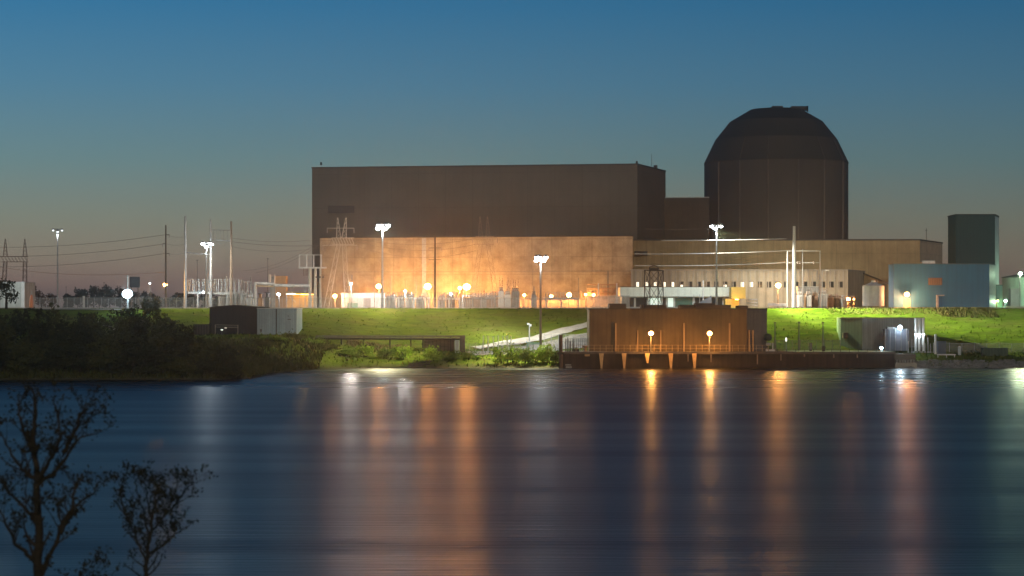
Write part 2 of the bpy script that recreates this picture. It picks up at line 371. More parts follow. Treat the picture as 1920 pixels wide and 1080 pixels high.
for px, py in ((690, 560), (905, 560), (1060, 560)):
    D = on_annex(px, .08); x = X(px, D); MB().box(x-1.2, x+1.2, D, D+.3, 12, 15.6).build('door', EQR, an)
D = on_annex(880, .12); q0 = P(640, 520, on_annex(640, .2)); q1 = P(1180, 520, on_annex(1180, .2))
MB().bar((q0.x, q0.y, 22.0), (q1.x, q1.y, 22.0), .12).build('cable_tray', STEEL, an)
# control building right of the annex
cb_ = thing('control_building', (X(1450, 566), 566, 12), 'low brown concrete building under the dome with a lit end wall', 'building')
MB().prism([pw(1187.5, 567), pw(1725, 566), pw(1725.5, 566.2), pw(1240, 590)], 12, 30.4).build('wall', CONC_D, cb_)
MB().prism([pw(1725, 566.05), pw(1767, 590), pw(1600, 590), pw(1500, 567)], 12.1, 30.38).build('end_wall', mat('lit_end_panel', (.5, .43, .3), (.42, .36, .25), .4, rough=.8, panel=(3, 3, .04, .93)), cb_)  # yellowish light on the end wall is painted into this panel colour
MB().prism([pw(1187.5, 566.8), pw(1725.5, 565.8), pw(1768, 590), pw(1240, 590)], 30.4, 30.75).build('roof_edge', ROOFM, cb_)
D = 566; MB().box(X(1190, D), X(1214, D), D-.3, D+.5, Z(479, D), Z(471, D)).build('louver', DARKST, cb_)
MB().box(X(1728, 568), X(1752, 568), 567, 569, Z(495, 568), Z(489, 568)).build('rail_ledge', WHITE, cb_)
q = P(1737, 452, 575); MB().tube((q.x, q.y, 30), (q.x, q.y, 34), .07).tube((q.x-.4, q.y, 33.4), (q.x+.4, q.y, 33.4), .05).build('aerial', DARKST, cb_)
# fuel building between hall and dome
fb = thing('fuel_building', (X(1283, 600), 600, 12), 'dark flat-roofed link block between the big hall and the dome', 'building')
MB().prism([pw(1246, 598), pw(1330, 596), pw(1330, 640), pw(1246, 640)], 12, 43.4).build('wall', mat('dark_link_cladding', (.075, .06, .04), rough=.8, ribs=1.2, rib_shade=.9), fb)
MB().prism([pw(1247, 598.5), pw(1330, 596.6), pw(1330, 639), pw(1247, 639)], 43.4, 43.7).build('roof_edge', GALV, fb)
# containment dome, roof shading put into each band's colour
dm = thing('reactor_dome', (X(1455, 612), 612, 12), 'massive round containment building with a faceted dark dome', 'reactor building')
DD = 612; cx = X(1455, DD); rr = lambda p: p/F*DD*.975
zt = lambda py: Z(py, DD)
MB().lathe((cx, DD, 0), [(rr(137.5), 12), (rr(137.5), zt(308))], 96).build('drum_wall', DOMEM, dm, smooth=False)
d1 = MB().lathe((cx, DD, 0), [(rr(138.2), zt(308.5)), (rr(138.2), zt(306.5)), (rr(117), zt(263.5))], 96); d1.build('lower_roof', mat('dome_lower_shade', (.060, .055, .043), (.051, .047, .037), .08, rough=.8, streak=.06), dm)
MB().lathe((cx, DD, 0), [(rr(117.3), zt(263.5)), (rr(89), zt(229))], 96).build('middle_roof', mat('dome_middle_shade', (.043, .041, .032), (.037, .035, .028), .08, rough=.8, streak=.06), dm)
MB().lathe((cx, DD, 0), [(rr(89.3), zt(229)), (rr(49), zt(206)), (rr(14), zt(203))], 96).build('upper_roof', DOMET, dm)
rb = MB()
for px in (1374, 1424, 1480, 1531, 1572, 1338):
    s = (px-1455)/137.5; a = -math.acos(max(-1, min(1, s)));
    ca, sa = math.cos(a), math.sin(a); r0 = rr(137.5)+.12
    q = Vector((cx+ca*r0, DD+sa*r0, 0)); MB().tube((q.x, q.y, 12), (q.x, q.y, zt(308)), .22, n=5).build('drum_rib', mat('rib_concrete', (.16, .135, .11)), dm)
for px in (1376, 1424, 1530, 1570):
    s = (px-1455)/134; a = -math.acos(s); ca, sa = math.cos(a), math.sin(a)
    r0, r1 = rr(138.2)+.06, rr(117)+.06
    MB().tube((cx+ca*r0, DD+sa*r0, zt(306.5)), (cx+ca*r1, DD+sa*r1, zt(263.5)), .13, n=5).build('roof_rib', mat('roof_rib_concrete', (.10, .09, .075)), dm)
MB().box(X(1447, DD), X(1467, DD), DD-1.5, DD+1.5, zt(204), zt(199.5)).build('roof_hatch', DARKST, dm)
MB().box(X(1481, DD), X(1512, DD), DD-4, DD, zt(208), zt(201.5)).box(X(1509, DD), X(1512, DD), DD-4, DD-3.6, zt(212), zt(201)).build('roof_platform', DARKST, dm)

# office building
ob = thing('office_building', (X(1386, 535), 535, 12), 'pale ribbed concrete office block with a row of small square windows', 'building')
D = 535
MB().prism([pw(1183, D), pw(1590, D), pw(1622, 552), pw(1183, 552)], 12, Z(507, D)).build('wall', OFFICE, ob)
MB().prism([pw(1182, D-.2), pw(1590.5, D-.2), pw(1622.6, 552), pw(1182, 552)], Z(507, D), Z(507, D)+.25).build('roof_edge', KERB, ob)
wins = [1195, 1212, 1228, 1245, 1261, 1277.5, 1294, 1310.5, 1327, 1343, 1359.5, 1376, 1392, 1409, 1425, 1442, 1458, 1474, 1493, 1509.5, 1526, 1543, 1559, 1576]
lit = {1195: 1, 1212: 1, 1228: 1, 1245: 1, 1261: 1, 1277.5: 2, 1359.5: 2, 1392: 1, 1409: 1}
for wx in wins:
    x = X(wx, D); z0, z1 = Z(538.5, D), Z(528.5, D)
    fr = MB().box(x-.55, x+.55, D-.06, D+.1, z0-.08, z1+.08).build('window', DARKST, ob)
    li = lit.get(wx, 0)
    MB().box(x-.42, x+.42, D-.085, D+.05, z0+.05, (z1-.05) if li < 2 else z0+.6).build('pane', WINLIT if li else DGLASS, fr)
for i in range(49):
    x = X(1184+i*8.28, D); MB().box(x-.11, x+.11, D-.14, D+.02, Z(507, D)-2.6 if i % 2 == 0 else 16.9, Z(507, D)-.02).build('facade_rib', KERB, ob)
sh = thing('lean_to_shed', (X(1650, 556), 556, 12), 'dull brown lean-to with a sloping roof behind the white silo', 'shed')
MB().prism([pw(1620, 550), pw(1678, 550), pw(1678, 560), pw(1620, 560)], 12, [Z(513, 550), Z(538, 550), Z(538, 550), Z(513, 550)]).build('wall', CONC_D, sh)
MB().prism([pw(1619, 549.6), pw(1679, 549.6), pw(1679, 560.2), pw(1619, 560.2)], Z(513, 550), [Z(512, 550)]*4)
m = MB(); p0, p1 = pw(1619, 549.7), pw(1679, 549.7); za, zb2 = Z(513, 550)+.02, Z(538, 550)+.02
m.add([(p0[0], 549.7, za), (p1[0], 549.7, zb2), (p1[0], 560.3, zb2), (p0[0], 560.3, za), (p0[0], 549.7, za+.25), (p1[0], 549.7, zb2+.25), (p1[0], 560.3, zb2+.25), (p0[0], 560.3, za+.25)],
      [(3, 2, 1, 0), (4, 5, 6, 7), (0, 1, 5, 4), (1, 2, 6, 5), (2, 3, 7, 6), (3, 0, 4, 7)]); m.build('roof', ROOFM, sh)

# white-fascia gatehouse building
gh = thing('gatehouse', (X(1266, 507), 507, 12), 'long low building with a broad white fascia behind the brown pump house', 'building')
D = 505
MB().box(X(1166, D), X(1368, D), D+1.2, D+9, 12, Z(556, D)).build('wall', WHITEB, gh)
MB().box(X(1162.5, D), X(1370, D), D, D+10, Z(556, D), Z(538.5, D)).build('fascia', mat('bright_fascia', (.74, .78, .66), (.66, .70, .58), .3, rough=.5, ribs=1.5, rib_shade=.92), gh)
MB().box(X(1163.5, D), X(1369, D), D+.3, D+9.7, Z(538.5, D), Z(538.5, D)+.12).build('roof', ROOFM, gh)
for a, b, mm in ((1167, 1190, DGLASS), (1192, 1214, DGLASS), (1216, 1240, WINGRN), (1244, 1250, DGLASS), (1252, 1264, WINGRN), (1266, 1300, mat('green_glass', (.06, .14, .10), rough=.2)), (1303, 1330, DGLASS), (1334, 1356, DGLASS)):
    fr = MB().box(X(a, D), X(b, D), D+1.1, D+1.3, 12.3, Z(557.5, D)).build('window', EQG, gh)
    MB().box(X(a+1, D), X(b-1, D), D+1.06, D+1.2, 12.5, Z(558.5, D)).build('pane', mm, fr)
ty = thing('amber_lit_cabin', (X(1384, 500), 500, 12), 'amber-lit cabin with an upper box at the end of the white fascia', 'cabin')
YP = mat('amber_lit_panel', (.62, .42, .10), (.52, .34, .08), .6, rough=.6)  # orange lamplight put into the panel colour
MB().box(X(1360, 500), X(1386, 500), 500, 504, 12, Z(560.5, 500)).build('body', YP, ty)
MB().box(X(1370.5, 500), X(1397, 500), 499, 504, Z(560, 500), Z(538.5, 500)).build('upper_box', YP, ty)
lp = MB().box(X(1378, 500), X(1383, 500), 498.7, 499, Z(562, 500), Z(561, 500)).build('lamp', O_HOT, ty)
light('cabin_glow', (X(1380, 496), 495.5, 13.6), (1, .62, .12), 500, .15, ty)

# blue building and its tower
bb = thing('blue_building', (X(1765, 497), 497, 12), 'blue metal-sided block with a brown louver, below the dark tower', 'building')
D = 495
f0, f1, f2 = pw(1676, D), pw(1855, D), pw(1866, 504.8)
MB().prism([f0, f1, f2, (f0[0]+.5, 504.8)], 12, Z(495.5, D)).build('wall', BLUE, bb)
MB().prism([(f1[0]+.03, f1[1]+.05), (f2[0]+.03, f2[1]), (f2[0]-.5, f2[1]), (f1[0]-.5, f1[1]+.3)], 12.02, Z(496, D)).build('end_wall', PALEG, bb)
MB().prism([(f0[0]-.1, D-.15), (f1[0]+.05, D-.15), (f2[0]+.1, 504.8), (f0[0]+.4, 504.8)], Z(495.5, D), Z(495.5, D)+.18).build('roof_edge', mat('blue_trim', (.12, .16, .2)), bb)
lou = MB().box(X(1740.5, D), X(1766.5, D), D-.12, D+.1, Z(534.5, D), Z(521, D)).build('louver', LOUV, bb)
for i in range(6): MB().box(X(1741+i*4.3, D), X(1743+i*4.3, D), D-.17, D-.1, Z(534, D), Z(521.5, D)).build('louver_blade', mat('louver_light', (.26, .17, .11)), lou)
MB().box(X(1757, D)-.25, X(1757, D)+.25, D-.5, D, 12, Z(553, D)).box(X(1757, D)-.1, X(1770, D), D-.5, D-.3, Z(555, D), Z(553, D)).build('vent_pipe', GALV, bb)
MB().box(X(1694, D), X(1707, D), D-.1, D+.1, 12, Z(560, D)).build('door', mat('tan_door', (.5, .38, .25)), bb)
MB().box(X(1676, D)-.3, X(1855, D)+.1, D-1.3, D-.05, 12.0, 12.35).build('plinth', KERB, bb)
tw = thing('elevator_tower', (X(1828, 511), 511, 12), 'tall dark green square tower rising behind the blue block', 'tower')
t0, t1, t2 = pw(1792, 506), pw(1865.5, 506), pw(1873, 516)
MB().prism([t0, t1, t2, (t0[0]+.2, 516)], 12, Z(403, 506)).build('wall', TOWERM, tw)
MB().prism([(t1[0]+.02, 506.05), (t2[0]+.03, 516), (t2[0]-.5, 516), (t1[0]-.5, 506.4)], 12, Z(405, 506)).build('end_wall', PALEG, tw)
MB().prism([(t0[0]-.1, 505.9), (t1[0]+.1, 505.9), (t2[0]+.1, 516.1), (t0[0], 516.1)], Z(403, 506), Z(403, 506)+.2).build('roof_edge', DARKST, tw)
ba = thing('teal_cubicle', (X(1873, 508), 508, 12), 'small teal box building between the tower foot and the big green tank', 'cubicle')
MB().box(X(1868, 508), X(1880, 508), 508, 511, 12, Z(535, 508)).build('wall', mat('teal_siding', (.16, .36, .38), rough=.6, ribs=.7), ba)
MB().box(X(1867.5, 508), X(1880.5, 508), 507.9, 511.1, Z(535, 508), Z(535, 508)+.15).build('roof', ROOFM, ba)
# big tank far right
bt_ = thing('storage_tank', (X(1934, 515), 515, 12), 'large pale green round tank with a grey door, cut by the picture edge', 'tank')
cx2 = X(1934, 522); r2 = 54/F*522
MB().lathe((cx2, 522, 0), [(r2, 12), (r2, Z(521, 522))], 48).build('shell', mat('tank_green', (.42, .56, .45), (.36, .5, .4), .4, rough=.5, streak=.15), bt_)
MB().lathe((cx2, 522, 0), [(r2+.1, Z(521, 522)), (r2+.1, Z(519.5, 522)), (1.2, Z(511, 522))], 48).build('roof', mat('tank_roof', (.16, .2, .17)), bt_)
dy = 522-math.sqrt(r2*r2-(X(1904, 516)-cx2)**2)
dr = MB().box(X(1896, 516), X(1912, 516), dy-1.0, dy+1.5, 12, Z(541, 516)).build('door', DOORG, bt_)
MB().box(X(1894.5, 516), X(1913.5, 516), dy-1.1, dy-.95, Z(541, 516), Z(539, 516)).build('door_hood', mat('hood_green', (.3, .4, .3)), dr)
ld = MB()
for s in (1914.5, 1917.5): ld.tube((X(s, 514), dy-1.4, 12), (X(s, 514), dy-1.4, Z(517, 514)), .05)
for k in range(14): ld.tube((X(1914.5, 514), dy-1.4, 12.4+k*.55), (X(1917.5, 514), dy-1.4, 12.4+k*.55), .035)
ld.build('ladder', GALV, bt_)
MB().box(X(1882, 510), X(1920, 510), 508, 512.6, 12, 12.6).build('plinth', KERB, bt_)

# silo
si = thing('silo', (X(1637.5, 492), 492, 12), 'white upright silo with a shallow cone top standing on short legs', 'silo')
cx3 = X(1637.5, 492); r3 = 20.2/F*492
MB().lathe((cx3, 492, 0), [(r3, Z(574, 492)), (r3, Z(536, 492)), (.5, Z(529, 492))], 32).build('shell', WHITE, si, smooth=False)
MB().lathe((cx3, 492, 0), [(.5, Z(529.5, 492)), (.5, Z(526, 492))], 10).build('cap', WHITE, si)
MB().tube((cx3+.9, 492, Z(530, 492)), (cx3+.9, 492, Z(526.5, 492)), .12).build('vent', GALV, si)
for a in range(4):
    t = a*math.pi/2+.6; MB().tube((cx3+math.cos(t)*r3*.85, 492+math.sin(t)*r3*.85, 11.9), (cx3+math.cos(t)*r3*.85, 492+math.sin(t)*r3*.85, Z(573.5, 492)), .14).build('leg', WHITE, si)

# ------------------------------------------------------------------ pump house and dock
ph = thing('pump_house', (X(1270, 430), 430, 3.2), 'big brown windowless pump house on the dock behind two orange dock lamps', 'building')
fp = [pw(1105, 426.5), pw(1400, 426), pw(1438, 433), pw(1437, 448), (X(1105, 426.5)+.3, 448)]
ztop = Z(580, 426)
MB().prism(fp, 3.2, ztop).build('wall', PUMP, ph)
MB().prism([(fp[1][0]+.02, fp[1][1]+.02), (fp[2][0]+.02, fp[2][1]-.02), (fp[2][0]-.6, fp[2][1]+.5), (fp[1][0]-.3, fp[1][1]+.6)], 3.22, ztop-.02).build('side_wall', PUMPG, ph)
MB().prism([(p[0]+(-.15 if i in (0, 4) else .15), p[1]+(-.15 if i < 2 else .1)) for i, p in enumerate(fp)], ztop, ztop+.2).build('roof_edge', mat('brown_trim', (.07, .05, .035)), ph)
for a, b, h in ((1143, 1175, 1.0), (1203, 1250, .75), (1276, 1372, .75), (1305, 1340, 1.1), (1386, 1404, .6)):
    y0 = 433+R.uniform(0, 3); MB().box(X(a, 433), X(b, 433), y0, y0+6, ztop+.2, ztop+.2+h).build('roof_curb', mat('roof_curb_m', (.10, .07, .05)), ph)
for px in (1154.5, 1282.5, 1368):
    MB().box(X(px, 426)-.16, X(px, 426)+.16, 425.7, 426.6, 3.2, Z(606, 426)).build('pilaster', mat('tan_steel', (.36, .24, .13)), ph)
for px in (1195.5, 1239, 1405, 1412):
    MB().box(X(px, 426)-.12, X(px, 426)+.12, 425.8, 426.6, 3.2, Z(619, 426)).build('pilaster', mat('tan_steel', (.36, .24, .13)), ph)
# gantry on the roof
gt = thing('gantry_frame', (X(1226, 432), 432, ztop+.2), 'dark open steel lattice gantry standing on the pump house roof', 'gantry')
zb = ztop+.2; ztp = Z(507, 431)
for px, y in ((1208.5, 430), (1218.5, 434), (1234, 430), (1243.5, 434)):
    MB().tube((X(px, y), y, zb), (X(px, y), y, ztp), .13, n=4).build('leg', DARKST, gt)
for z in (ztp, zb+(ztp-zb)*.58):
    tm = MB(); tm.bar((X(1208.5, 430), 430, z), (X(1234, 430), 430, z), .2).bar((X(1218.5, 434), 434, z), (X(1243.5, 434), 434, z), .2).bar((X(1208.5, 430), 430, z), (X(1218.5, 434), 434, z), .2).bar((X(1234, 430), 430, z), (X(1243.5, 434), 434, z), .2)
    tm.build('ring_frame', DARKST, gt)
br = MB(); zm = zb+(ztp-zb)*.58
for (pa, ya, pb, yb) in ((1208.5, 430, 1234, 430), (1218.5, 434, 1243.5, 434), (1208.5, 430, 1218.5, 434), (1234, 430, 1243.5, 434)):
    for z0, z1 in ((zb, zm), (zm, ztp)):
        br.bar((X(pa, ya), ya, z0), (X(pb, yb), yb, z1), .1).bar((X(pa, ya), ya, z1), (X(pb, yb), yb, z0), .1)
br.build('brace', DARKST, gt)
sv = MB()
for i in range(7):
    a0_, a1_ = math.pi*i/7, math.pi*(i+1)/7; c = Vector((X(1226, 432), 432, ztp+.2))
    sv.bar(c+Vector((math.cos(a0_)*1.0, 0, math.sin(a0_)*.8)), c+Vector((math.cos(a1_)*1.0, 0, math.sin(a1_)*.8)), .16)
sv.cbox((X(1226, 432), 432, ztp+.3), 1.9, 1.0, .35).build('sheave', DARKST, gt)
# dock
dk = thing('dock', (X(1360, 425), 425, 0), 'dark sheet-pile dock wall with orange-lit fins along the waterline', 'dock')
x0, x1 = X(1052, 421), X(1677, 421)
MB().box(x0, x1, 421, 422.2, -2.5, 2.75).build('sheet_pile_wall', SHEET, dk)
MB().box(x0-.2, x1+.2, 420.7, 438, 2.75, 3.2).build('deck', mat('dock_deck', (.16, .13, .10), (.10, .085, .07), .8, rough=.9), dk)
for i, px in enumerate((1127, 1169.5, 1213, 1257, 1301)):
    x = X(px, 421); hh = (0.15, .15, 1.2, .15, .15)[i]
    MB().add([(x-.42, 420.4, 2.9), (x+.5, 420.4, 2.9), (x+.17, 419.2, hh-.2), (x-.12, 419.2, hh-.2), (x-.42, 420.68, 2.9), (x+.5, 420.68, 2.9), (x+.15, 421, hh-.2), (x-.1, 421, hh-.2)],
             [(0, 3, 2, 1), (4, 5, 6, 7), (0, 1, 5, 4), (1, 2, 6, 5), (2, 3, 7, 6), (3, 0, 4, 7)]).build('fin', FIN, dk)  # face slanted outward to catch the dock lamps
for px, pb in ((1333, 679), (1420, 683), (1464, 676), (1508, 669), (1563, 671), (1607, 671), (1290, 678)):
    x = X(px, 421); MB().box(x-.1, x+.1, 420.55, 420.98, Z(pb, 421), 2.7).build('fender', mat('fender_steel', (.30, .22, .16)), dk)
x = X(1101, 421); MB().box(x-.5, x+.5, 420.5, 420.98, Z(668, 421), 2.72).build('fender', FIN, dk)
MB().box(X(1061, 420.5), X(1072, 420.5), 420.2, 420.9, .05, .35).box(X(1060, 420.5), X(1071, 420.5), 420.2, 420.9, .5, .75).build('ledge', KERB, dk)
mp_ = thing('mooring_pile', (X(1051, 420), 420, 0), 'thick dark timber pile at the landward end of the dock', 'pile')
MB().tube((X(1051.5, 420.3), 420.3, -2), (X(1051.5, 420.3), 420.3, Z(628, 420)), .42, .36, 10).build('post', WOOD, mp_)
MB().box(X(1045, 420), X(1057, 420), 419.9, 420.8, Z(664, 420), Z(660.5, 420)).build('collar', DARKST, mp_)
for i, px in enumerate((1061, 1064.5, 1069, 1075)):
    t = thing('dock_pole', (X(px, 424), 424, 3.2), ['thin dark pole nearest the thick pile on the dock end', 'second thin dark pole beside the thick pile', 'third thin dark pole from the thick pile', 'fourth thin dark pole from the thick pile on the dock'][i], 'pole', 'thin poles on the dock end')
    MB().tube((X(px, 424), 424, 3.2), (X(px, 424), 424, Z((635, 633, 640, 636)[i], 424)), .09).build('shaft', DARKST, t)
    MB().tube((X(px, 424), 424, 3.2), (X(px, 424), 424, 3.35), .2).build('base', DARKST, t)
def railing(name, label, pts, z0, h, n, m=GALV, w=.035, cat='railing', group=None, rails=(1, .5)):
    t = thing(name, (pts[0][0], pts[0][1], z0), label, cat, group)
    a, b = Vector((*pts[0], z0)), Vector((*pts[1], z0))
    for i in range(n+1):
        p = a.lerp(b, i/n); MB().tube(p, p+Vector((0, 0, h)), w, n=5).build('post', m, t)
    r = MB()
    for f in rails: r.tube(a+Vector((0, 0, h*f)), b+Vector((0, 0, h*f)), w*.8, n=4)
    r.build('rail', m, t); return t
railing('dock_railing', 'tan steel railing along the dock in front of the pump house', [(X(1080, 422), 421.6), (X(1440, 422), 421.6)], 3.2, 1.3, 32, mat('tan_rail', (.5, .36, .2)), .04)
railing('dock_railing', 'dark railing on the dock right of the pump house', [(X(1441, 422), 421.6), (X(1676, 422), 421.6)], 3.2, .5, 14, DARKST, .05, rails=(1,))
fen = railing('yard_fence', 'short picket fence on the dock beside the thick pile', [(X(1066, 432), 430), (X(1102, 432), 430)], 3.2, 2.5, 10, STEEL, .05, 'fence')
t = thing('capstan', (X(1098, 424), 424, 3.2), 'small rusty capstan on the dock just left of the pump house', 'winch')
MB().lathe((X(1097, 424), 424, 0), [(.5, 3.2), (.3, 3.5), (.3, 4.0), (.5, 4.2), (.5, 4.35)], 12).build('drum', EQR, t)
t = thing('valve_gear', (X(1080, 424), 424, 3.2), 'low dark valve gear between the dock poles and the capstan', 'valve')
MB().box(X(1073, 424), X(1086, 424), 424, 424.6, 3.2, 3.7).build('body', DARKST, t)
MB().lathe((X(1080, 424), 424.2, 0), [(.35, 3.9), (.35, 4.0)], 12).tube((X(1080, 424), 424.2, 3.7), (X(1080, 424), 424.2, 3.95), .06).build('wheel', DARKST, t)
for i, px in enumerate((1453, 1498, 1543)):
    t = thing('light_column', (X(px, 434), 434, 3.2), ['slim dark post nearest the pump house, against bright grass', 'middle slim dark post against the bright grass', 'slim dark post nearest the green building'][i], 'post', 'slim posts on the dock yard')
    MB().tube((X(px, 434), 434, 3.2), (X(px, 434), 434, Z(606, 434)), .16, .1, 8).build('shaft', STEEL, t)
    MB().cbox((X(px, 434), 434, Z(605, 434)), .5, .4, .25).build('cap', STEEL, t)
t = thing('yard_light', (X(1474, 432), 432, 3.2), 'short white bollard light between the first two slim posts', 'light')
MB().tube((X(1474, 432), 432, 3.2), (X(1474, 432), 432, 5.2), .08).build('post', GALV, t)
MB().ball((X(1474, 432), 432, 5.5), .2, rz=.45).build('lamp', emit('bollard', (1, 1, .9), 1.5), t)
t = thing('hose_reel', (X(1544, 428), 428, 3.2), 'small round dark hose reel on the dock near the green building', 'reel')
MB().tube((X(1544, 428), 427.8, 3.9), (X(1544, 428), 428.3, 3.9), .4, n=14).build('drum', DARKST, t)
MB().box(X(1544, 428)-.3, X(1544, 428)+.3, 427.9, 428.2, 3.2, 3.6).build('stand', DARKST, t)
t = thing('utility_cabinet', (X(1520, 430), 430, 3.2), 'narrow dark cabinet by the dock fence left of the hose reel', 'cabinet')
MB().box(X(1518, 430), X(1523, 430), 430, 430.6, 3.2, 4.9).build('body', DARKST, t, bevel=.05)
MB().box(X(1518.6, 430), X(1522.4, 430), 429.95, 430, 3.4, 4.8).build('door', STEEL, t)
t = thing('pump_skid', (X(1446, 428), 428, 3.2), 'small pump skid at the right corner of the pump house', 'pump')
MB().box(X(1436, 428), X(1452, 428), 427.5, 429, 3.2, 3.6).build('base', GALV, t)
MB().tube((X(1437, 428), 428.2, 4.6), (X(1446, 428), 428.2, 4.6), .3, n=10).build('motor', EQG, t)
MB().tube((X(1449, 428), 428.2, 3.6), (X(1449, 428), 428.2, 4.9), .15).build('pipe', GALV, t)
MB().ball((X(1440, 428), 428.6, 6.0), .9, .7, .8).build('shroud', mat('green_shroud', (.06, .08, .06)), t)

# green building on the dock
gb = thing('green_building', (X(1655, 440), 440, 3.2), 'small green metal-sided building on the dock behind a floodlit box', 'building')
zt_g = Z(597, 438)
q0, q1, q2 = pw(1576.5, 446), pw(1617, 438), pw(1733, 443)
MB().prism([q0, q1, q2, (q2[0]+1, 456), (q0[0]+1, 458)], 3.2, zt_g).build('wall', GREENS, gb)
MB().prism([(q1[0]+.01, q1[1]-.03), (q2[0]+.03, q2[1]-.03), (q2[0], q2[1]+.5), (q1[0]+.4, q1[1]+.5)], 3.22, zt_g-.02).build('front_wall', GREYS, gb)
MB().prism([(q0[0]-.15, q0[1]-.1), (q1[0], q1[1]-.2), (q2[0]+.15, q2[1]-.15), (q2[0]+1.1, 456.1), (q0[0]+1, 458.1)], zt_g, zt_g+.2).build('roof_edge', mat('tan_trim', (.28, .27, .16)), gb)
MB().box(X(1583, 442), X(1600, 442), 443.3, 445, Z(634, 443), Z(624, 443)).build('louver', mat('rusty_louver', (.08, .05, .035)), gb)
tb = thing('transformer_box', (X(1680, 434), 434, 3.2), 'dark tall steel enclosure in front of the green building under a floodlight', 'enclosure')
MB().box(X(1658, 434), X(1702, 434), 432.5, 436, 3.2, Z(617, 434)).build('body', mat('dark_blue_steel', (.05, .06, .08), (.035, .04, .055), .8, rough=.6, ribs=.9, rib_shade=.7), tb)
for px in (1660, 1669, 1679, 1690, 1700):
    MB().tube((X(px, 432), 432.2, 3.2), (X(px, 432), 432.2, Z(616, 434)), .07).build('post', STEEL, tb)
MB().box(X(1662, 434), X(1690, 434), 433, 435, Z(617, 434), Z(613, 434)).build('roof_duct', STEEL, tb)
for i, px in enumerate((1717.5, 1723.7, 1731)):
    t = thing('stack_pipe', (X(px, 431), 431, 3.2), ['white upright pipe nearest the floodlit box', 'middle one of three white upright pipes', 'white upright pipe farthest from the floodlit box'][i], 'pipe', 'white upright pipes by the green building')
    MB().tube((X(px, 431), 431, 3.2), (X(px, 431), 431, Z(597, 431)), .28, n=12).build('shaft', WHITE, t)
    MB().tube((X(px, 431), 431, Z(597.5, 431)), (X(px, 431), 431, Z(596.5, 431)), .33, n=12).build('flange', WHITE, t)
    MB().cbox((X(px, 430.5), 430.4, Z(627, 431)), .55, .3, .3).build('lamp', emit('stack_lamp', (.8, .93, 1), 3), t)
    light('stack_light', (X(px, 430), 430.0, Z(629.5, 431)), (.75, .9, 1), 60, .15, t)
for i in range(10):
    px = 1704+i*5.2+(R.random()-.5)*2; y = 428+R.random()*2; t = thing('upright_pipe', (X(px, y), y, 3.0), '', 'pipe', 'thin galvanised uprights by the green building')
    t['label'] = 'thin galvanised upright in the cluster right of the floodlit box'
    MB().tube((X(px, y), y, 2.9), (X(px, y), y, Z(R.uniform(632, 650), y)), .09, n=6).build('shaft', GALV, t)
    MB().tube((X(px, y), y, 2.9), (X(px, y), y, 3.15), .2, n=8).build('flange', GALV, t)
t = thing('vent_post', (X(1754, 429), 429, 3.0), 'stout white vent post at the right end of the pipe cluster', 'post')
MB().tube((X(1754, 429), 429, 2.6), (X(1754, 429), 429, Z(629, 429)), .22, n=10).build('shaft', WHITE, t)
MB().ball((X(1754, 429), 429, Z(628.5, 429)), .28).build('cap', WHITE, t)
t = thing('outfall_weir', (X(1698, 421), 421, 0), 'low concrete outfall block at the right end of the dock', 'outfall')
MB().box(X(1678.5, 421), X(1719, 421), 421.0, 426, -1, 1.0).build('base', mat('outfall_concrete', (.40, .38, .31), (.3, .28, .23), 1, rough=.9), t)
for i in range(7): MB().box(X(1681+i*5.2, 421), X(1683.4+i*5.2, 421), 421.1, 422.6, 1.0, 1.65).build('baffle', KERB, t)
MB().box(X(1679, 421), X(1722, 421), 424, 429, 1.0, 2.7).build('upper_step', mat('outfall_dark', (.12, .11, .09)), t)

# ------------------------------------------------------------------ lights on poles
WH = (.82, .93, 1.0); OR = (1, .46, .10)
def high_mast(px, py, D, zb, label, n=6, en=30000, color=WH, r=.18, ring=1.5, hot=W_HOT, group='high mast floodlights', lens=.42, flat=1, pm=GALV, aims=()):
    q = P(px, py, D); t = thing('high_mast_light', (q.x, D, zb), label, 'floodlight mast', group)
    MB().tube((q.x, D, zb), (q.x, D, q.z+.4), r*1.6, r*.8, 10).build('pole', pm, t)
    hd = MB().lathe((q.x, D, 0), [(ring*.95, q.z+.45), (ring*1.05, q.z+.5), (ring*.95, q.z+.6)], 14)
    hd.build('head_ring', STEEL, t)
    for i in range(n):
        a = 2*math.pi*i/n+.3; c = Vector((q.x+math.cos(a)*ring*(1, .8)[i % 2], D+math.sin(a)*ring, q.z+(.35, -.35)[i % 2]*min(1, lens*2.2)))
        lu = MB().lathe(c, [(.2, c.z+.55), (lens, c.z+.15), (lens, c.z+.05)], 10).build('luminaire', STEEL, t)
        MB().ball((c.x, c.y, c.z-.05), lens*.95, rz=lens*.9).build('lens', hot, lu)
    light('mast_light', (q.x, D, q.z-.9), color, en, .45, t, 'SPOT', (q.x, D+2, q.z-10), 150, .9)
    for ax, ay, az_, e_, sz in aims: light('mast_fill_spot', (q.x, D+(-.5 if ay < D else .5), q.z-.6), ((1, .9, .52) if q.x < 40 else (.84, 1, .45)) if ay < D else (1, .92, .74), e_, .4, t, 'SPOT', (ax, ay, az_), sz, .8)  # extra spots added to brighten slope, yard and walls
    return t
high_mast(717, 425, 489, 12, 'tall white-lit mast in front of the big hall left half', 6, 22000, lens=.5, ring=1.35, aims=((-42, 464, 7, 75000, 76), (-14, 464, 7, 75000, 76), (-22, 514, 11, 42000, 38), (-2, 514, 12, 50000, 28)))
high_mast(1013.5, 485, 436, 3.6, 'floodlight mast standing on the grass slope below the annex', 6, 26000, lens=.42, ring=1.15, aims=((-20, 458, 6, 80000, 80), (4, 472, 8, 45000, 90), (-36, 425, 2, 230000, 40), (1, 425, 3, 130000, 56)), pm=mat('mast_brown', (.25, .2, .17)))
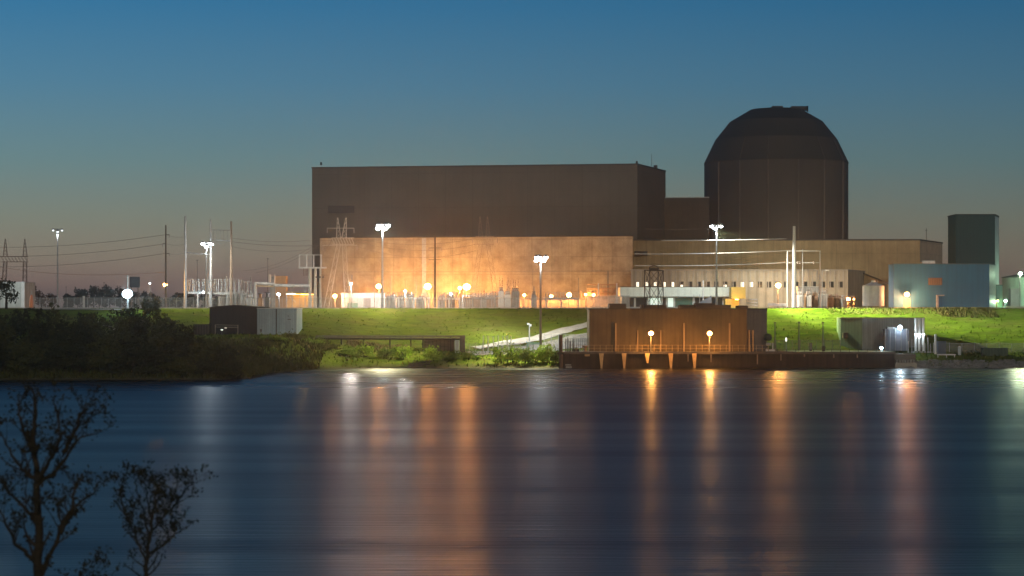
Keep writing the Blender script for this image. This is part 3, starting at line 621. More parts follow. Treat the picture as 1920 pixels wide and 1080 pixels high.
high_mast(1343.5, 426, 489, 12, 'white-lit mast behind the pump house in front of the dome', 5, 26000, lens=.34, ring=1.2, aims=((60, 464, 7, 200000, 70), (85, 462, 6, 620000, 48), (112, 462, 8, 950000, 34), (62, 560, 16, 60000, 44), (92, 566, 20, 110000, 46), (76, 502, 13, 100000, 44)))
high_mast(387, 459, 492, 12, 'bright mast among the tall poles by the switchyard', 4, 6000, lens=.42, ring=.85, aims=((-72, 470, 8, 60000, 60), (-56, 442, 4, 60000, 28), (-62, 515, 12, 9000, 80)))
high_mast(108, 433, 640, 12, 'tall lone mast with dim flat head, far left above the treeline', 4, 9000, lens=.3, ring=1.3, hot=emit('dim_lens', (.8, .92, 1), 3), flat=.3)
def pole_lamp(px, py, D, zb, label, en, color=OR, hot=O_HOT, lens=.5, pole=True, off=(0, -.4, -.1), rad=.4, cat='lamp', group='sodium lamps', pm=STEEL, arm=0, name='sodium_lamp', aim=None):
    q = P(px, py, D); t = thing(name, (q.x+arm, D, zb), label, cat, group)
    if pole:
        MB().tube((q.x+arm, D+.5, zb), (q.x+arm, D+.5, q.z+.3), .13, .08, 8).build('pole', pm, t)
        MB().bar((q.x+arm, D+.5, q.z+.25), (q.x, D, q.z+.35), .1).build('arm', pm, t)
    else:
        MB().box(q.x-.25, q.x+.25, D, D+.8, q.z-.1, q.z+.3).build('bracket', pm, t)
    lu = MB().box(q.x-lens, q.x+lens, D-.4, D+.4, q.z+.12, q.z+.3).build('hood', STEEL, t)
    MB().ball((q.x, D-.15, q.z), lens, rz=lens*.85).build('lens', hot, lu)
    if pole and en > 2000 and D > 500 and color == OR:
        light('lamp_light', (q.x, D-lens-.1, q.z+.2), color, en*.4, rad, t, 'SPOT', (q.x, D+10, q.z+.5), 172, .5)
        light('lamp_spill', (q.x, D-lens-.1, q.z-.4), (1, .37, .085), en*.85, rad, t)
    else: light('lamp_light', (q.x, D-lens-.3, q.z-lens*.6), color, en, rad, t)
    if aim: light('lamp_fill_spot', (q.x, D-lens-.3, q.z), (.85, 1, .6), aim[1], rad, t, 'SPOT', aim[0], aim[2], .8)  # extra spot added to brighten the grass slope
    return t
pole_lamp(310, 534, 500, 12, 'small orange lamp on the wood pole left of the switchyard', 3000, lens=.5, rad=.3)
pole_lamp(628, 555, 535, 12, 'orange lamp just left of the glowing white shed', 5000, lens=.55)
pole_lamp(710, 537, 558.5, 12, 'orange lamp beside the tall mast in front of the annex', 15000, lens=.75)
pole_lamp(802, 537, 556.5, 12, 'orange lamp left of the wood pole with crossarms', 19000, lens=.95)
pole_lamp(875, 538, 555, 12, 'brightest orange lamp, near the annex middle', 21000, lens=1.0)
pole_lamp(862, 540, 554.5, 12, 'smaller orange lamp touching the brightest one', 4000, lens=.5)
pole_lamp(1067, 553, 547, 12, 'orange lamp low down right of the slope mast', 4500, lens=.7)
pole_lamp(1113, 553, 545, 12, 'small orange lamp among the orange pipework', 2500, lens=.4)
pole_lamp(1098, 552, 546, 12, 'smaller orange lamp left of the pipework lamp', 1800, lens=.3)
pole_lamp(1034, 555, 548, 12, 'dim amber lamp low on the annex beside the slope mast', 3000, lens=.45)
pole_lamp(983, 553, 546, 12, 'small amber lamp right of the white transformers', 3000, lens=.4)
pole_lamp(1459, 535, 515, 12, 'orange lamp on a thin pole left of the white steel pole', 8000, lens=.7)
pole_lamp(1590, 561, 508, 12, 'orange lamp among the pipes beside the white silo', 4500, lens=.5)
pole_lamp(1601, 561, 510, 12, 'tiny amber lamp right of the pipe-rack lamp', 700, lens=.22)
pole_lamp(1700, 552, 493, 12, 'orange wall lamp above the door of the blue building', 6500, lens=.6, pole=False, color=(1, .38, .14))
pole_lamp(1220.5, 625, 420.4, 3.2, 'orange dock lamp nearer the gantry, before the pump house', 3200, lens=.5, rad=.3, color=(1, .41, .08), hot=O_HOT)
pole_lamp(1330.5, 625, 420.4, 3.2, 'orange dock lamp farther from the gantry, before the pump house', 3200, lens=.5, rad=.3, color=(1, .41, .08), hot=O_HOT)
pole_lamp(239, 551, 470, 12, 'blinding blue-white floodlight pointed across the water at left', 900, (.55, .8, 1), emit('big_flood_lens', (.6, .85, 1), 25), lens=1.15, group='white floodlights', name='floodlight', pm=GALV, rad=.6)
pole_lamp(1687, 614, 431.8, 3.2, 'blue-white floodlight over the dark enclosure by the green building', 700, (.7, .87, 1), B_HOT, lens=.5, pole=False, group='white floodlights', name='floodlight', rad=.25)
pole_lamp(1652.5, 652, 428, 3.2, 'small blue-white lamp low on the dock by the green building', 120, (.5, .8, 1), B_HOT, lens=.28, group='white floodlights', name='floodlight', rad=.15)
pole_lamp(523, 552, 515, 12, 'small white lamp under the switchyard pipe bridge', 900, WH, W_HOT, lens=.35, group='white floodlights', name='floodlight')
pole_lamp(658, 532, 528, 12, 'small pinkish lamp on a thin pole above the glowing shed', 5000, (1, .9, .8), emit('pink_lens', (1, .75, .55), 5), lens=.3, group='white floodlights', name='floodlight')
pole_lamp(760, 546, 528, 12, 'white yard lamp above the low switchgear between two orange lamps', 7000, (1, .93, .85), W_HOT, lens=.25, group='white floodlights', name='floodlight')
pole_lamp(845, 551, 526, 12, 'white yard lamp just left of the brightest orange lamp', 5000, (1, .93, .85), W_HOT, lens=.28, group='white floodlights', name='floodlight')
pole_lamp(1913, 513, 512, 12, 'greenish white floodlight at the rim of the green tank', 900, (.65, 1, .6), G_HOT, lens=.5, group='white floodlights', name='floodlight', rad=.3, aim=((106, 464, 7), 8000, 30))
pole_lamp(1885, 564, 510, 12, 'greenish white lamp at the foot of the green tank', 900, (.55, 1, .75), G_HOT, lens=.4, group='white floodlights', name='floodlight', rad=.3)
pole_lamp(1870, 564, 506.5, 12, 'dim yellow lamp beside the teal cubicle', 500, (.8, 1, .3), emit('yellow_lens', (.85, 1, .3), 3), lens=.3, group='white floodlights', name='floodlight', rad=.2)
pole_lamp(258, 524, 560, 12, 'tiny blue lamp behind the blinding floodlight', 30, (.3, .7, 1), emit('tiny_blue', (.3, .8, 1), 4), lens=.2, group='white floodlights', name='floodlight', rad=.1)
pole_lamp(281, 531, 600, 12, 'small pale lamp on a thin mast right of the blinding floodlight', 300, WH, emit('tiny_white', (.8, .9, 1), 3), lens=.3, group='white floodlights', name='floodlight', rad=.2)
pole_lamp(381.5, 548, 498, 12, 'small blue-white lamp on the insulator rack beam', 250, (.6, .85, 1), B_HOT, lens=.22, pole=False, group='white floodlights', name='floodlight', rad=.15)
pole_lamp(398, 458, 498, 30, 'small spare lamp on the steel pole beside the switchyard mast', 900, WH, W_HOT, lens=.24, pole=False, group='white floodlights', name='floodlight', rad=.2)
# camera mast of the blinding floodlight
t = thing('signal_mast', (X(239.5, 475), 475, 12), 'short white mast rising above the blinding floodlight', 'mast')
MB().tube((X(239.5, 475), 475, 12), (X(239.5, 475), 475, Z(518, 475)), .2, .16, 8).build('pole', WHITE, t)
MB().cbox((X(239.5, 475), 475, Z(518, 475)), .5, .4, .3).build('cap', GALV, t)
t = thing('equipment_board', (X(252, 545), 545, 12), 'dark blue-grey board on posts behind the blinding floodlight', 'board')
MB().box(X(243, 545), X(262, 545), 545, 545.4, Z(539, 545), Z(519, 545)).build('panel', mat('board', (.05, .07, .09)), t)
for s in (246, 260): MB().tube((X(s, 545), 545.6, 12), (X(s, 545), 545.6, Z(520, 545)), .12).build('post', STEEL, t)

# ------------------------------------------------------------------ poles and towers
def wood_pole(px, pt, D, label, arms, r=.2, zb=12, m=WOOD, name='utility_pole', group='utility poles', r2=None):
    x = X(px, D); t = thing(name, (x, D, zb), label, 'utility pole', group)
    MB().tube((x, D, zb), (x, D, Z(pt, D)), r*1.25, r2 or r*.8, 10).build('pole', m, t)
    for (ya, a, b) in arms:
        ar = MB().bar((X(px+a, D), D-.2, Z(ya, D)), (X(px+b, D), D-.2, Z(ya, D)), .16).build('crossarm', m, t)
        for e in (a, b):
            if abs(e) > 2: MB().tube((X(px+e, D), D-.2, Z(ya, D)), (X(px+e, D), D-.2, Z(ya, D)-.7), .12).build('insulator', PORC, ar)
    return t
wood_pole(311, 422, 498, 'wood pole with short staggered arms, carrying the small orange lamp', [(440, 0, 7), (457, -6, 1), (475, 0, 7)])
wood_pole(815.5, 443, 510, 'wood pole with two crossarm pairs before the lit annex', [(465, -12, 12), (487, -12, 12)], .24)
wood_pole(347.5, 405, 500, 'tall pale steel pole, leftmost and tallest by the switchyard', [], .3, m=GALV)
wood_pole(395, 411, 500, 'tall steel pole beside the bright mast', [], .3, m=GALV)
wood_pole(433.5, 415, 500, 'tall brown steel pole at the right end of the crossframe', [], .28, m=mat('brown_steel', (.3, .23, .17)))
t = thing('crossframe', (X(414, 500), 500, 40), 'ladder-like steel crossframe hung between the two tall steel poles', 'frame')
fm = MB(); fm.bar(P(395, 431, 500), P(433, 432, 500), .18).bar(P(395, 449, 500), P(433, 452, 500), .22)
for px in (400, 406, 413, 419, 426): fm.bar(P(px, 431.5, 500), P(px, 450.5, 500), .1)
fm.build('frame', STEEL, t); MB().bar(P(397, 451, 500), P(414, 458, 499), .08).bar(P(433, 452, 500), P(412, 458, 499), .08).build('brace', STEEL, t)
t = thing('crossbeam', (X(370, 500), 500, 25), 'thin steel crossbeam from the tallest pale pole to its neighbour', 'beam')
MB().bar(P(348, 473, 500), P(395, 478, 500), .25).build('beam', STEEL, t)
for px in (356, 372, 386): MB().tube(P(px, 474+(px-348)*.1, 500), P(px, 478+(px-348)*.1, 500), .12).build('insulator', PORC, t)
wood_pole(1489, 424, 497, 'thick white tapered steel pole right of the orange lamp', [], .5, m=WHITE, r2=.32, name='steel_pole')
# far thin masts on the skyline
for i, (px, pt, D) in enumerate(((370, 488, 530), (502, 485, 560), (195, 530, 700), (124, 538, 760))):
    x = X(px, D); t = thing('thin_mast', (x, D, 12), ['hair-thin mast rising behind the insulator rack', 'hair-thin mast behind the pipe bridge against the dusk sky', 'faint thin mast by the far treeline left of the blinding floodlight', 'faint thin mast near the lone floodlight mast base'][i], 'mast', 'hair-thin masts')
    MB().tube((x, D, 12), (x, D, Z(pt, D)), .12, .07).build('pole', STEEL, t); MB().cbox((x, D, Z(pt, D)), .5, .3, .2).build('cap', STEEL, t)
def lattice_leg(m, a, b, w0, w1, n, r=.07):
    a = Vector(a); b = Vector(b)
    prev = None
    for i in range(n+1):
        t = i/n; c = a.lerp(b, t); w = lerp(w0, w1, t)/2
        cur = [c+Vector((sx*w, sy*w, 0)) for sx, sy in ((-1, -1), (1, -1), (1, 1), (-1, 1))]
        if prev:
            for k in range(4):
                m.tube(prev[k], cur[k], r, n=4)
                m.tube(prev[k], cur[(k+1) % 4], r*.6, n=4)
        prev = cur
    return m
def h_tower(label, D, peaks, top, beam, legs_top, legs_bot, zb, m, arms=()):
    """peaks: px of the two peaks; beam: (y0, y1, px0, px1); legs from legs_top px at beam to legs_bot px at base row"""
    t = thing('lattice_tower', (X((peaks[0]+peaks[1])/2, D), D, zb), label, 'pylon', 'lattice towers')
    y0, y1, b0, b1 = beam
    for p, lt in zip(peaks, legs_top):
        lattice_leg(MB(), (X(lt, D), D, Z(y0, D)), (X(p, D), D, Z(top, D)), 1.1, .15, 5, .06).build('peak', m, t)
    lattice_leg(MB(), (X(b0, D), D, (Z(y0, D)+Z(y1, D))/2), (X(b1, D), D, (Z(y0, D)+Z(y1, D))/2), .8, .8, 6, .06)
    bm_ = MB()
    n = 8
    for yy in (y0, y1): 
        for dy in (-.6, .6): bm_.tube((X(b0, D), D+dy, Z(yy, D)), (X(b1, D), D+dy, Z(yy, D)), .08, n=4)
    for i in range(n):
        xa, xb = lerp(X(b0, D), X(b1, D), i/n), lerp(X(b0, D), X(b1, D), (i+1)/n)
        for dy in (-.6, .6): bm_.tube((xa, D+dy, Z(y0, D)), (xb, D+dy, Z(y1, D)), .05, n=4)
    bm_.build('crossbeam', m, t)
    for lt, lb in zip(legs_top, legs_bot):
        lattice_leg(MB(), (X(lb, D), D, zb), (X(lt, D), D, Z(y1, D)), 1.2, .9, 8, .075).build('leg', m, t)
    for (yy, a, b, w) in arms:
        ar = MB().bar((X(a, D), D-.7, Z(yy, D)), (X(b, D), D-.7, Z(yy, D)), w).build('crossarm', m, t)
        for e in (a, b): MB().tube((X(e, D), D-.7, Z(yy, D)), (X(e, D), D-.7, Z(yy, D)-1.2), .1).build('insulator', PORC, ar)
    return t
h_tower('pale twin-peaked lattice tower over the glowing white shed', 522, (633, 649), 408, (446, 458, 622, 664), (635, 645), (611, 652), 12, mat('pale_steel', (.6, .55, .45), metal=.1), [(428, 614, 664, .18), (460, 606, 670, .16)])
h_tower('faint twin-peaked lattice tower in front of the annex middle', 530, (900, 914), 406, (444, 458, 892, 926), (901, 915), (882, 934), 12, mat('dull_steel', (.34, .27, .2)), [(446, 886, 932, .15)])
h_tower('rusty twin-towered lattice portal at the far left edge', 600, (10, 46.5), 448, (481, 491, 2, 52), (10, 47), (4, 46), 12, mat('rusty_steel', (.16, .10, .08)), [(481, -6, 52, .2)])
# substation entrance frame by the hall corner
t = thing('substation_frame', (X(583, 510), 510, 12), 'white steel portal with an open box frame left of the annex corner', 'frame')
for px, r in ((581, .42), (590, .36), (598, .28)): MB().tube((X(px, 510), 510+(px-581)*.2, 12), (X(px, 510), 510+(px-581)*.2, Z(503, 510)), r, r*.85, 10).build('column', mat('cream_steel', (.62, .58, .45), (.5, .46, .36), 1, rough=.5), t)
fr = MB(); 
for yy in (502,): fr.bar(P(560, yy, 510), P(612, yy, 510), .45)
fr.bar(P(560, 478, 510), P(604, 478, 510), .2)
for px in (561.5, 575, 588, 602): fr.bar(P(px, 478, 510), P(px, 502, 510), .36)
fr.build('box_frame', WHITE, t)
for px in (569, 572, 575, 577): MB().tube(P(px, 503, 509.6), P(px, 517, 509.6), .07).build('jumper', EQR, t)
for px in (593, 600, 606): MB().ball(P(px, 519.5, 508.5), .22).build('insulator', DARKST, t)
MB().bar(P(592, 519.5, 508.6), P(607, 519.5, 508.6), .08).build('insulator_bar', GALV, t)
# insulator racks
def rack(label, px0, px1, D, ytop, ybeam, cols, n, m=GALV, seed=0):
    rr_ = random.Random(seed); t = thing('insulator_rack', (X((px0+px1)/2, D), D, 12), label, 'switchgear rack', 'insulator racks')
    MB().bar(P(px0, ybeam, D), P(px1, ybeam, D), .55).build('beam', m, t)
    for c in cols: MB().tube((X(c, D), D, 12), P(c, ybeam, D), .22, n=6).build('column', m, t)
    tops = []
    for i in range(n):
        px = lerp(px0+1.5, px1-1.5, i/(n-1))+rr_.uniform(-1, 1); yt = ytop+rr_.uniform(-2, 2)
        dd = D+rr_.uniform(-.3, 2.0)
        s = MB(); z0, z1 = Z(ybeam, D)+.2, Z(yt, D); k = 7
        s.lathe((X(px, dd), dd, 0), [((.17 if j % 2 else .1), lerp(z0, z1, j/k)) for j in range(k+1)], 7); s.build('insulator', rr_.choice([PORC, EQG, GALV]), t)
    MB().tube(P(px0+1, ytop-.3, D+.8), P(px1-1, ytop-.3, D+.8), .05, n=4).build('busbar', WIRE, t)
    return t
rack('insulator rack between the tall pale pole and the bright mast', 352, 395, 500, 524, 549, (370.5,), 12, WHITE, 1)
rack('insulator rack right of the bright mast above the shaded shed', 397, 448, 502, 524, 550, (392, 442), 13, EQG, 2)
rack('insulator rack left of the white pipe bridge', 449, 474, 506, 528, 552, (455, 470), 7, EQG, 3)
for i, px in enumerate((424.5, 433, 454, 470)):
    D = 503+i; t = thing('surge_arrester', (X(px, D), D, 12), ['tall finned post above the left end of the rack right of the mast', 'second tall finned post from the bright mast', 'third tall finned post from the bright mast', 'finned post next to the white pipe bridge'][i], 'insulator', 'tall finned posts')
    MB().tube((X(px, D), D, 12), (X(px, D), D, Z(545, D)), .14).build('stand', GALV, t)
    MB().lathe((X(px, D), D, 0), [((.22 if j % 2 else .12), lerp(Z(545, D), Z((517, 515, 524, 520)[i], D), j/11)) for j in range(12)], 8).build('insulator', PORC, t)
def transformer(label, px0, px1, ytop, D, m=EQG, bush=3, fins=5, bh=2.2, dep=3, group='transformers and switchgear', seed=0, zb=12):
    rr_ = random.Random(seed+int(px0)); x0, x1 = X(px0, D), X(px1, D); zt_ = Z(ytop, D); w = x1-x0
    t = thing('transformer', ((x0+x1)/2, D, zb), label, 'transformer', group)
    MB().box(x0, x1, D, D+dep, zb+.3, zt_).build('tank', m, t, bevel=.06)
    MB().box(x0-.1, x1+.1, D-.1, D+dep+.1, zb, zb+.3).build('plinth', KERB, t)
    for i in range(fins):
        xx = lerp(x0+.15, x1-.15, (i+.5)/fins); MB().box(xx-w/fins*.28, xx+w/fins*.28, D-.55, D-.02, zb+.6, zt_-.3).build('radiator', m, t)
    MB().tube((x0+.2, D+dep*.5, zt_+.45), (x1-.2, D+dep*.5, zt_+.45), .35, n=10).build('conservator', m, t)
    for i in range(bush):
        xx = lerp(x0+.3, x1-.3, (i+.5)/bush); h = bh*rr_.uniform(.8, 1.1); lean = rr_.uniform(-.25, .25)
        a = Vector((xx, D+.5, zt_)); b = Vector((xx+lean, D+.4, zt_+h)); s = MB(); k = 6
        for j in range(k): s.tube(a.lerp(b, j/k), a.lerp(b, (j+.75)/k), .15 if j % 2 == 0 else .09, n=6)
        s.build('bushing', PORC, t)
    return t
TD = [(409, 423, 556, 508, EQG, 2, 3, 1.6, 'pale switchgear box behind the shaded shed ridge'), (462, 474, 560, 503, EQG, 2, 2, 1.2, 'small cabinet at the foot of the white pipe bridge'), (424, 444, 550, 506, EQG, 3, 4, 2.0, 'pale transformer under the insulator racks right of the mast'), (446, 460, 553, 508, WHITE, 2, 3, 1.8, 'white transformer beside the pipe bridge left column'),
      (724, 742, 558, 520, WHITE, 3, 4, 1.6, 'white transformer right of the tall mast foot'), (744, 757, 560, 518, EQG, 2, 3, 1.4, 'second pale transformer right of the tall mast foot'), (760, 777, 557, 524, WHITE, 3, 4, 1.3, 'third pale transformer from the tall mast foot'), (780, 796, 561, 520, EQG, 2, 3, 1.2, 'grey transformer below the orange lamp left of the wood pole'),
      (820, 834, 561, 520, EQG, 3, 3, 1.5, 'grey transformer right of the wood pole foot'), (838, 853, 560, 522, EQR, 3, 3, 1.3, 'brownish transformer below the yard lamp by the brightest lamp'), (900, 912, 562, 516, EQG, 2, 3, 1.0, 'low grey cabinet between the faint tower legs'),
      (934, 945, 545, 520, WHITE, 3, 2, 3.6, 'white transformer with tall bushings left of centre pair'), (946, 958, 552, 518, WHITE, 3, 3, 4.0, 'middle white transformer with tall slanting bushings'), (959, 974, 546, 522, EQG, 3, 3, 3.2, 'grey transformer with tall bushings, right of the centre pair'),
      (996, 1006, 552, 530, EQG, 2, 2, 2.0, 'grey switch cabinet just left of the slope mast'),
      (1496, 1507, 553, 503, WHITE, 2, 3, 1.5, 'white transformer next to the thick white pole'), (1512, 1522, 553, 503, WHITE, 2, 3, 1.5, 'white transformer under the windows, second from the thick pole'), (1524, 1534, 554, 504, EQR, 2, 3, 1.2, 'rusty transformer third from the thick white pole'), (1537, 1552, 551, 502, EQG, 3, 4, 1.4, 'pale blue-grey transformer fourth from the thick white pole'),
      (1554, 1563, 558, 504, EQR, 2, 3, 1.0, 'orange-lit unit fifth from the thick white pole'), (1565, 1576, 558, 505, EQR, 2, 3, 1.0, 'orange-lit unit sixth from the thick white pole'), (1578, 1588, 560, 503, EQG, 2, 3, .8, 'grey unit below the pipe-rack lamp by the silo')]  # orange light on the fifth and sixth units comes from their colour
for a, b, yt, D, m_, bu, fi, bh, lab in TD: transformer(lab, a, b, yt, D, m_, bu, fi, bh)
rack('low white bus rack between the tall mast and the wood pole', 722, 806, 517, 548, 559, (724, 748, 776, 804), 18, WHITE, 11)
rack('low white bus rack between the wood pole and the brightest lamp', 820, 864, 518, 549, 560, (822, 842, 862), 10, WHITE, 12)
rack('low bus rack just left of the tall-bushing transformers', 884, 930, 521, 546, 559, (886, 908, 928), 9, EQG, 13)
rack('low bus rack right of the slope mast before the annex', 1022, 1086, 524, 549, 560, (1024, 1052, 1084), 12, EQG, 14)
# louvered bank above the transformers
t = thing('radiator_bank', (X(1515, 508), 508, 12), 'long grey-white finned bank raised on legs behind the thick white pole', 'radiator')
MB().box(X(1495, 508), X(1538, 508), 508, 510, Z(550, 508), Z(537, 508)).build('body', WHITE, t)
for i in range(14): MB().box(X(1495.6+i*3.05, 508), X(1497.4+i*3.05, 508), 507.6, 508, Z(550, 508), Z(537.5, 508)).build('fin', EQG, t)
for px in (1497, 1508, 1522, 1536): MB().tube((X(px, 508), 509, 12), (X(px, 508), 509, Z(550, 508)), .12).build('leg', GALV, t)
# bus frame right
t = thing('bus_gantry', (X(1506, 500), 500, 12), 'tall white goalpost bus frame behind the thick white pole', 'frame')
for px, yt in ((1476.5, 470), (1537.5, 470)): MB().tube((X(px, 500), 500, 12), (X(px, 500), 500, Z(yt, 500)), .2, .16, 8).build('column', WHITE, t)
MB().tube((X(1505, 501), 501, 12), (X(1505, 501), 501, Z(467, 501)), .11).build('column', GALV, t)
MB().bar(P(1475, 470.5, 500), P(1539, 470.5, 500), .2).build('top_beam', WHITE, t)
MB().bar(P(1476, 492.5, 500), P(1538, 492.5, 500), .16).build('lower_beam', WHITE, t)
for px in (1496, 1500, 1526): MB().lathe((X(px, 499.8), 499.8, 0), [(.25, Z(495, 500)), (.12, Z(493.5, 500)), (.25, Z(492, 500)), (.12, Z(490, 500))], 8).build('insulator', PORC, t)
t = thing('lamp_bracket', (X(1545, 505), 505, 12), 'thin bent pole with a pale disc head beside the goalpost frame', 'pole')
MB().tube((X(1542, 505), 505, 12), (X(1542, 505), 505, Z(508, 505)), .07).tube((X(1542, 505), 505, Z(508, 505)), (X(1551, 505), 505, Z(507, 505)), .06).build('pole', GALV, t)
MB().cbox(P(1551, 507, 505), .8, .5, .25).build('head', WHITE, t)
# pipe racks by the silo, silo-side drums
for i, (a, b, y0, D, lab) in enumerate(((1560, 1602, 556, 506, 'orange-lit pipe rack behind the lamp by the silo'), (1440, 1474, 570, 506, 'low pipe rack under the orange lamp left of the thick pole'), (1400, 1420, 562, 506, 'curved pale pipe frame right of the amber-lit cabin'))):
    t = thing('pipe_rack', (X((a+b)/2, D), D, 12), lab, 'pipe rack', 'pipe racks')
    for k in range(5): px = lerp(a, b, k/4); MB().bar((X(px, D), D, 12), (X(px, D), D, Z(y0, D)), .16).build('post', EQR if i == 0 else EQG, t)
    for k in range(3): z = lerp(12.8, Z(y0, D), k/2); MB().tube((X(a, D), D-.2, z), (X(b, D), D-.2, z), .16, n=8).build('pipe', EQR if i == 0 else WHITE, t)
t = thing('pipe_rack', (X(1140, 548), 548, 12), 'rusty orange pipe scaffold lit by sodium lamps right of the annex lamp', 'pipe rack', 'pipe racks')
for px in (1090, 1102, 1114, 1128, 1142, 1156): MB().bar((X(px, 546), 546, 12), (X(px, 546), 546, Z(533 if px > 1100 else 545, 546)), .22).build('post', EQR, t)
for yy in (533.5, 541, 549): MB().tube(P(1101, yy, 545.8), P(1160, yy, 545.8), .16).build('pipe', EQR, t)
for px in (1108, 1122, 1136, 1150): MB().box(X(px-3, 546), X(px+3, 546), 546, 547, Z(556, 546), Z(543, 546)).build('valve_box', EQR, t)
for i, px in enumerate((1122, 1156.5)):
    t = thing('steel_post', (X(px, 495), 495, 12), ['white upright post left of the gatehouse, by the wire fence', 'white upright post touching the gatehouse corner'][i], 'post', 'white posts by the gatehouse')
    MB().tube((X(px, 495), 495, 12), (X(px, 495), 495, Z(531, 495)), .17, .15, 8).build('shaft', WHITE, t); MB().tube((X(px, 495), 495, 12), (X(px, 495), 495, 12.3), .35, n=10).build('base', KERB, t)
t = thing('flag_post', (X(1318.5, 500), 500, 12), 'short white post in front of the white fascia', 'post')
MB().tube((X(1318.5, 500), 500, 12), (X(1318.5, 500), 500, Z(528, 500)), .16, .13, 8).build('shaft', WHITE, t); MB().ball(P(1318.5, 527.5, 500), .2).build('finial', WHITE, t)
t = thing('stair_canopy', (X(1322, 500), 500, 12), 'dark sloped stair cover below the white fascia', 'canopy')
MB().prism([pw(1304, 499), pw(1334, 499), pw(1334, 502), pw(1304, 502)], 12.2, [13.0, 15.1, 15.1, 13.0]).build('cover', mat('blue_grey_cover', (.16, .18, .2)), t)
for px in (1301, 1312): MB().tube((X(px, 498.5), 498.5, 12), (X(px, 498.5), 498.5, Z(552, 498.5)), .06).build('post', GALV, t)
# pipe bridge left
t = thing('pipe_bridge', (X(535, 510), 510, 12), 'long white pipe bridge with a thick left column beside the racks', 'pipe bridge')
MB().tube((X(478.5, 508), 508, 12), (X(478.5, 508), 508, Z(530, 508)), .42, n=10).build('column', WHITE, t)
for px in (515, 548, 572): MB().bar((X(px, 508), 508, 12), (X(px, 508), 508, Z(533, 508)), .25).build('column', EQG, t)
MB().tube(P(477, 531, 508), P(515, 532.5, 508), .3, n=8).tube(P(515, 535, 508), P(580, 536, 508), .36, n=8).build('pipe', WHITE, t)
MB().bar(P(480, 536, 507.6), P(512, 537, 507.6), .3).build('lit_tray', mat('warm_tray', (.6, .45, .25)), t)
MB().bar(P(543, 556, 508), P(555, 567, 508), .14).build('brace', WHITE, t)
t = thing('canopy_shed', (X(562, 520), 520, 12), 'amber-lit open canopy under the pipe bridge near the portal', 'shed')
MB().box(X(535, 520), X(590, 520), 520, 526, Z(550, 520), Z(546.5, 520)).build('roof', mat('canopy_roof', (.3, .22, .12)), t)
MB().box(X(538, 525), X(590, 525), 525.5, 526, 12, Z(550, 520)).build('back_wall', mat('canopy_wall', (.55, .38, .2)), t)
for px in (537, 562, 588): MB().bar((X(px, 520), 520.2, 12), (X(px, 520), 520.2, Z(550, 520)), .18).build('post', EQG, t)
MB().cbox((X(568, 522), 522.5, Z(551, 520)-.1), 5.5, .4, .15).build('lamp', emit('canopy_lamp', (1, .55, .1), 8), t)
MB().cbox((X(545, 521), 521, Z(550.5, 520)-.1), 2.2, .3, .15).build('lamp', emit('canopy_lamp_w', (1, .95, .8), 8), t)
light('canopy_glow', (X(570, 522), 522, Z(553, 520)-.3), (1, .5, .08), 900, .3, t)
t = thing('roof_cabin', (X(520, 560), 560, 12), 'tan box with grey stacks poking above the pipe bridge', 'cabin')
MB().box(X(516, 560), X(536, 560), 560, 565, 12, Z(517.5, 560)).build('body', mat('tan_box', (.5, .36, .22)), t)
MB().box(X(506, 560), X(516, 560), 560.4, 564, 12, Z(518.5, 560)).build('grey_bay', EQG, t)
for px in (504.5, 506.5, 514.5): MB().tube((X(px, 560), 560, 18), (X(px, 560), 560, Z(514.5, 560)), .22).build('stack', WHITE, t)
for i, (px, yt, D, lab) in enumerate(((488, 551, 512, 'rusty orange pump left of the steel valve gear'), (501, 549, 511, 'dark steel valve gear under the pipe bridge'))):
    t = thing('valve_station', (X(px, D), D, 12), lab, 'valve')
    MB().box(X(px-4, D), X(px+4, D), D, D+2, 12, Z(yt+8, D)).build('body', (mat('orange_gear', (.6, .3, .12)), DARKST)[i], t)
    MB().tube((X(px, D), D+.5, 12.5), (X(px, D), D+.5, Z(yt, D)), .35, n=8).build('stem', (mat('orange_gear', (.6, .3, .12)), STEEL)[i], t)
    MB().lathe((X(px, D), D+.5, 0), [(.7, Z(yt, D)), (.7, Z(yt-1, D))], 10).build('wheel', STEEL, t)
# white shed
t = thing('white_shed', (X(670, 520), 520, 12), 'low glowing white shed at the foot of the pale lattice tower', 'shed')
MB().prism([pw(640, 535), pw(722, 535), pw(722, 541), pw(640, 541)], 12, Z(550, 535)).build('wall', WHITE, t)
MB().prism([pw(638, 534.6), pw(724, 534.6), pw(724, 541.4), pw(638, 541.4)], Z(550, 535), Z(549, 535)).build('roof', WHITE, t)
MB().box(X(682, 534.9), X(695, 534.9), 534.85, 535.1, 12, Z(559, 535)).build('door', mat('shed_door', (.36, .3, .27)), t)
MB().box(X(651, 534.9), X(671, 534.9), 534.9, 535.1, 12.4, 13.6).build('window', mat('shed_glass', (.25, .42, .32), rough=.3), t)
t = thing('low_building', (X(1010, 548), 548, 12), 'long low orange-lit shed along the foot of the annex', 'shed')
MB().box(X(860, 548), X(1180, 548), 548, 551, 12, 14.6).build('wall', mat('low_shed_wall', (.42, .34, .25), (.34, .27, .2), .8, rough=.8, ribs=1.4, rib_shade=.75), t)
MB().box(X(860, 548)-.2, X(1180, 548)+.2, 547.7, 551.2, 14.6, 14.8).build('roof', STEEL, t)
t = thing('overhead_pipe', (X(925, 530), 530, 12), 'long pale pipe running right from the brightest lamp on short posts', 'pipe')
MB().tube(P(866, 554.5, 530), P(938, 555.5, 530), .28, n=8).tube(P(885, 551, 531), P(932, 551, 531), .14, n=6).build('pipe', WHITE, t)
for px in (868, 886, 905, 922, 937): MB().tube((X(px, 530), 530, 12), (X(px, 530), 530, Z(555, 530)), .13).build('post', GALV, t)
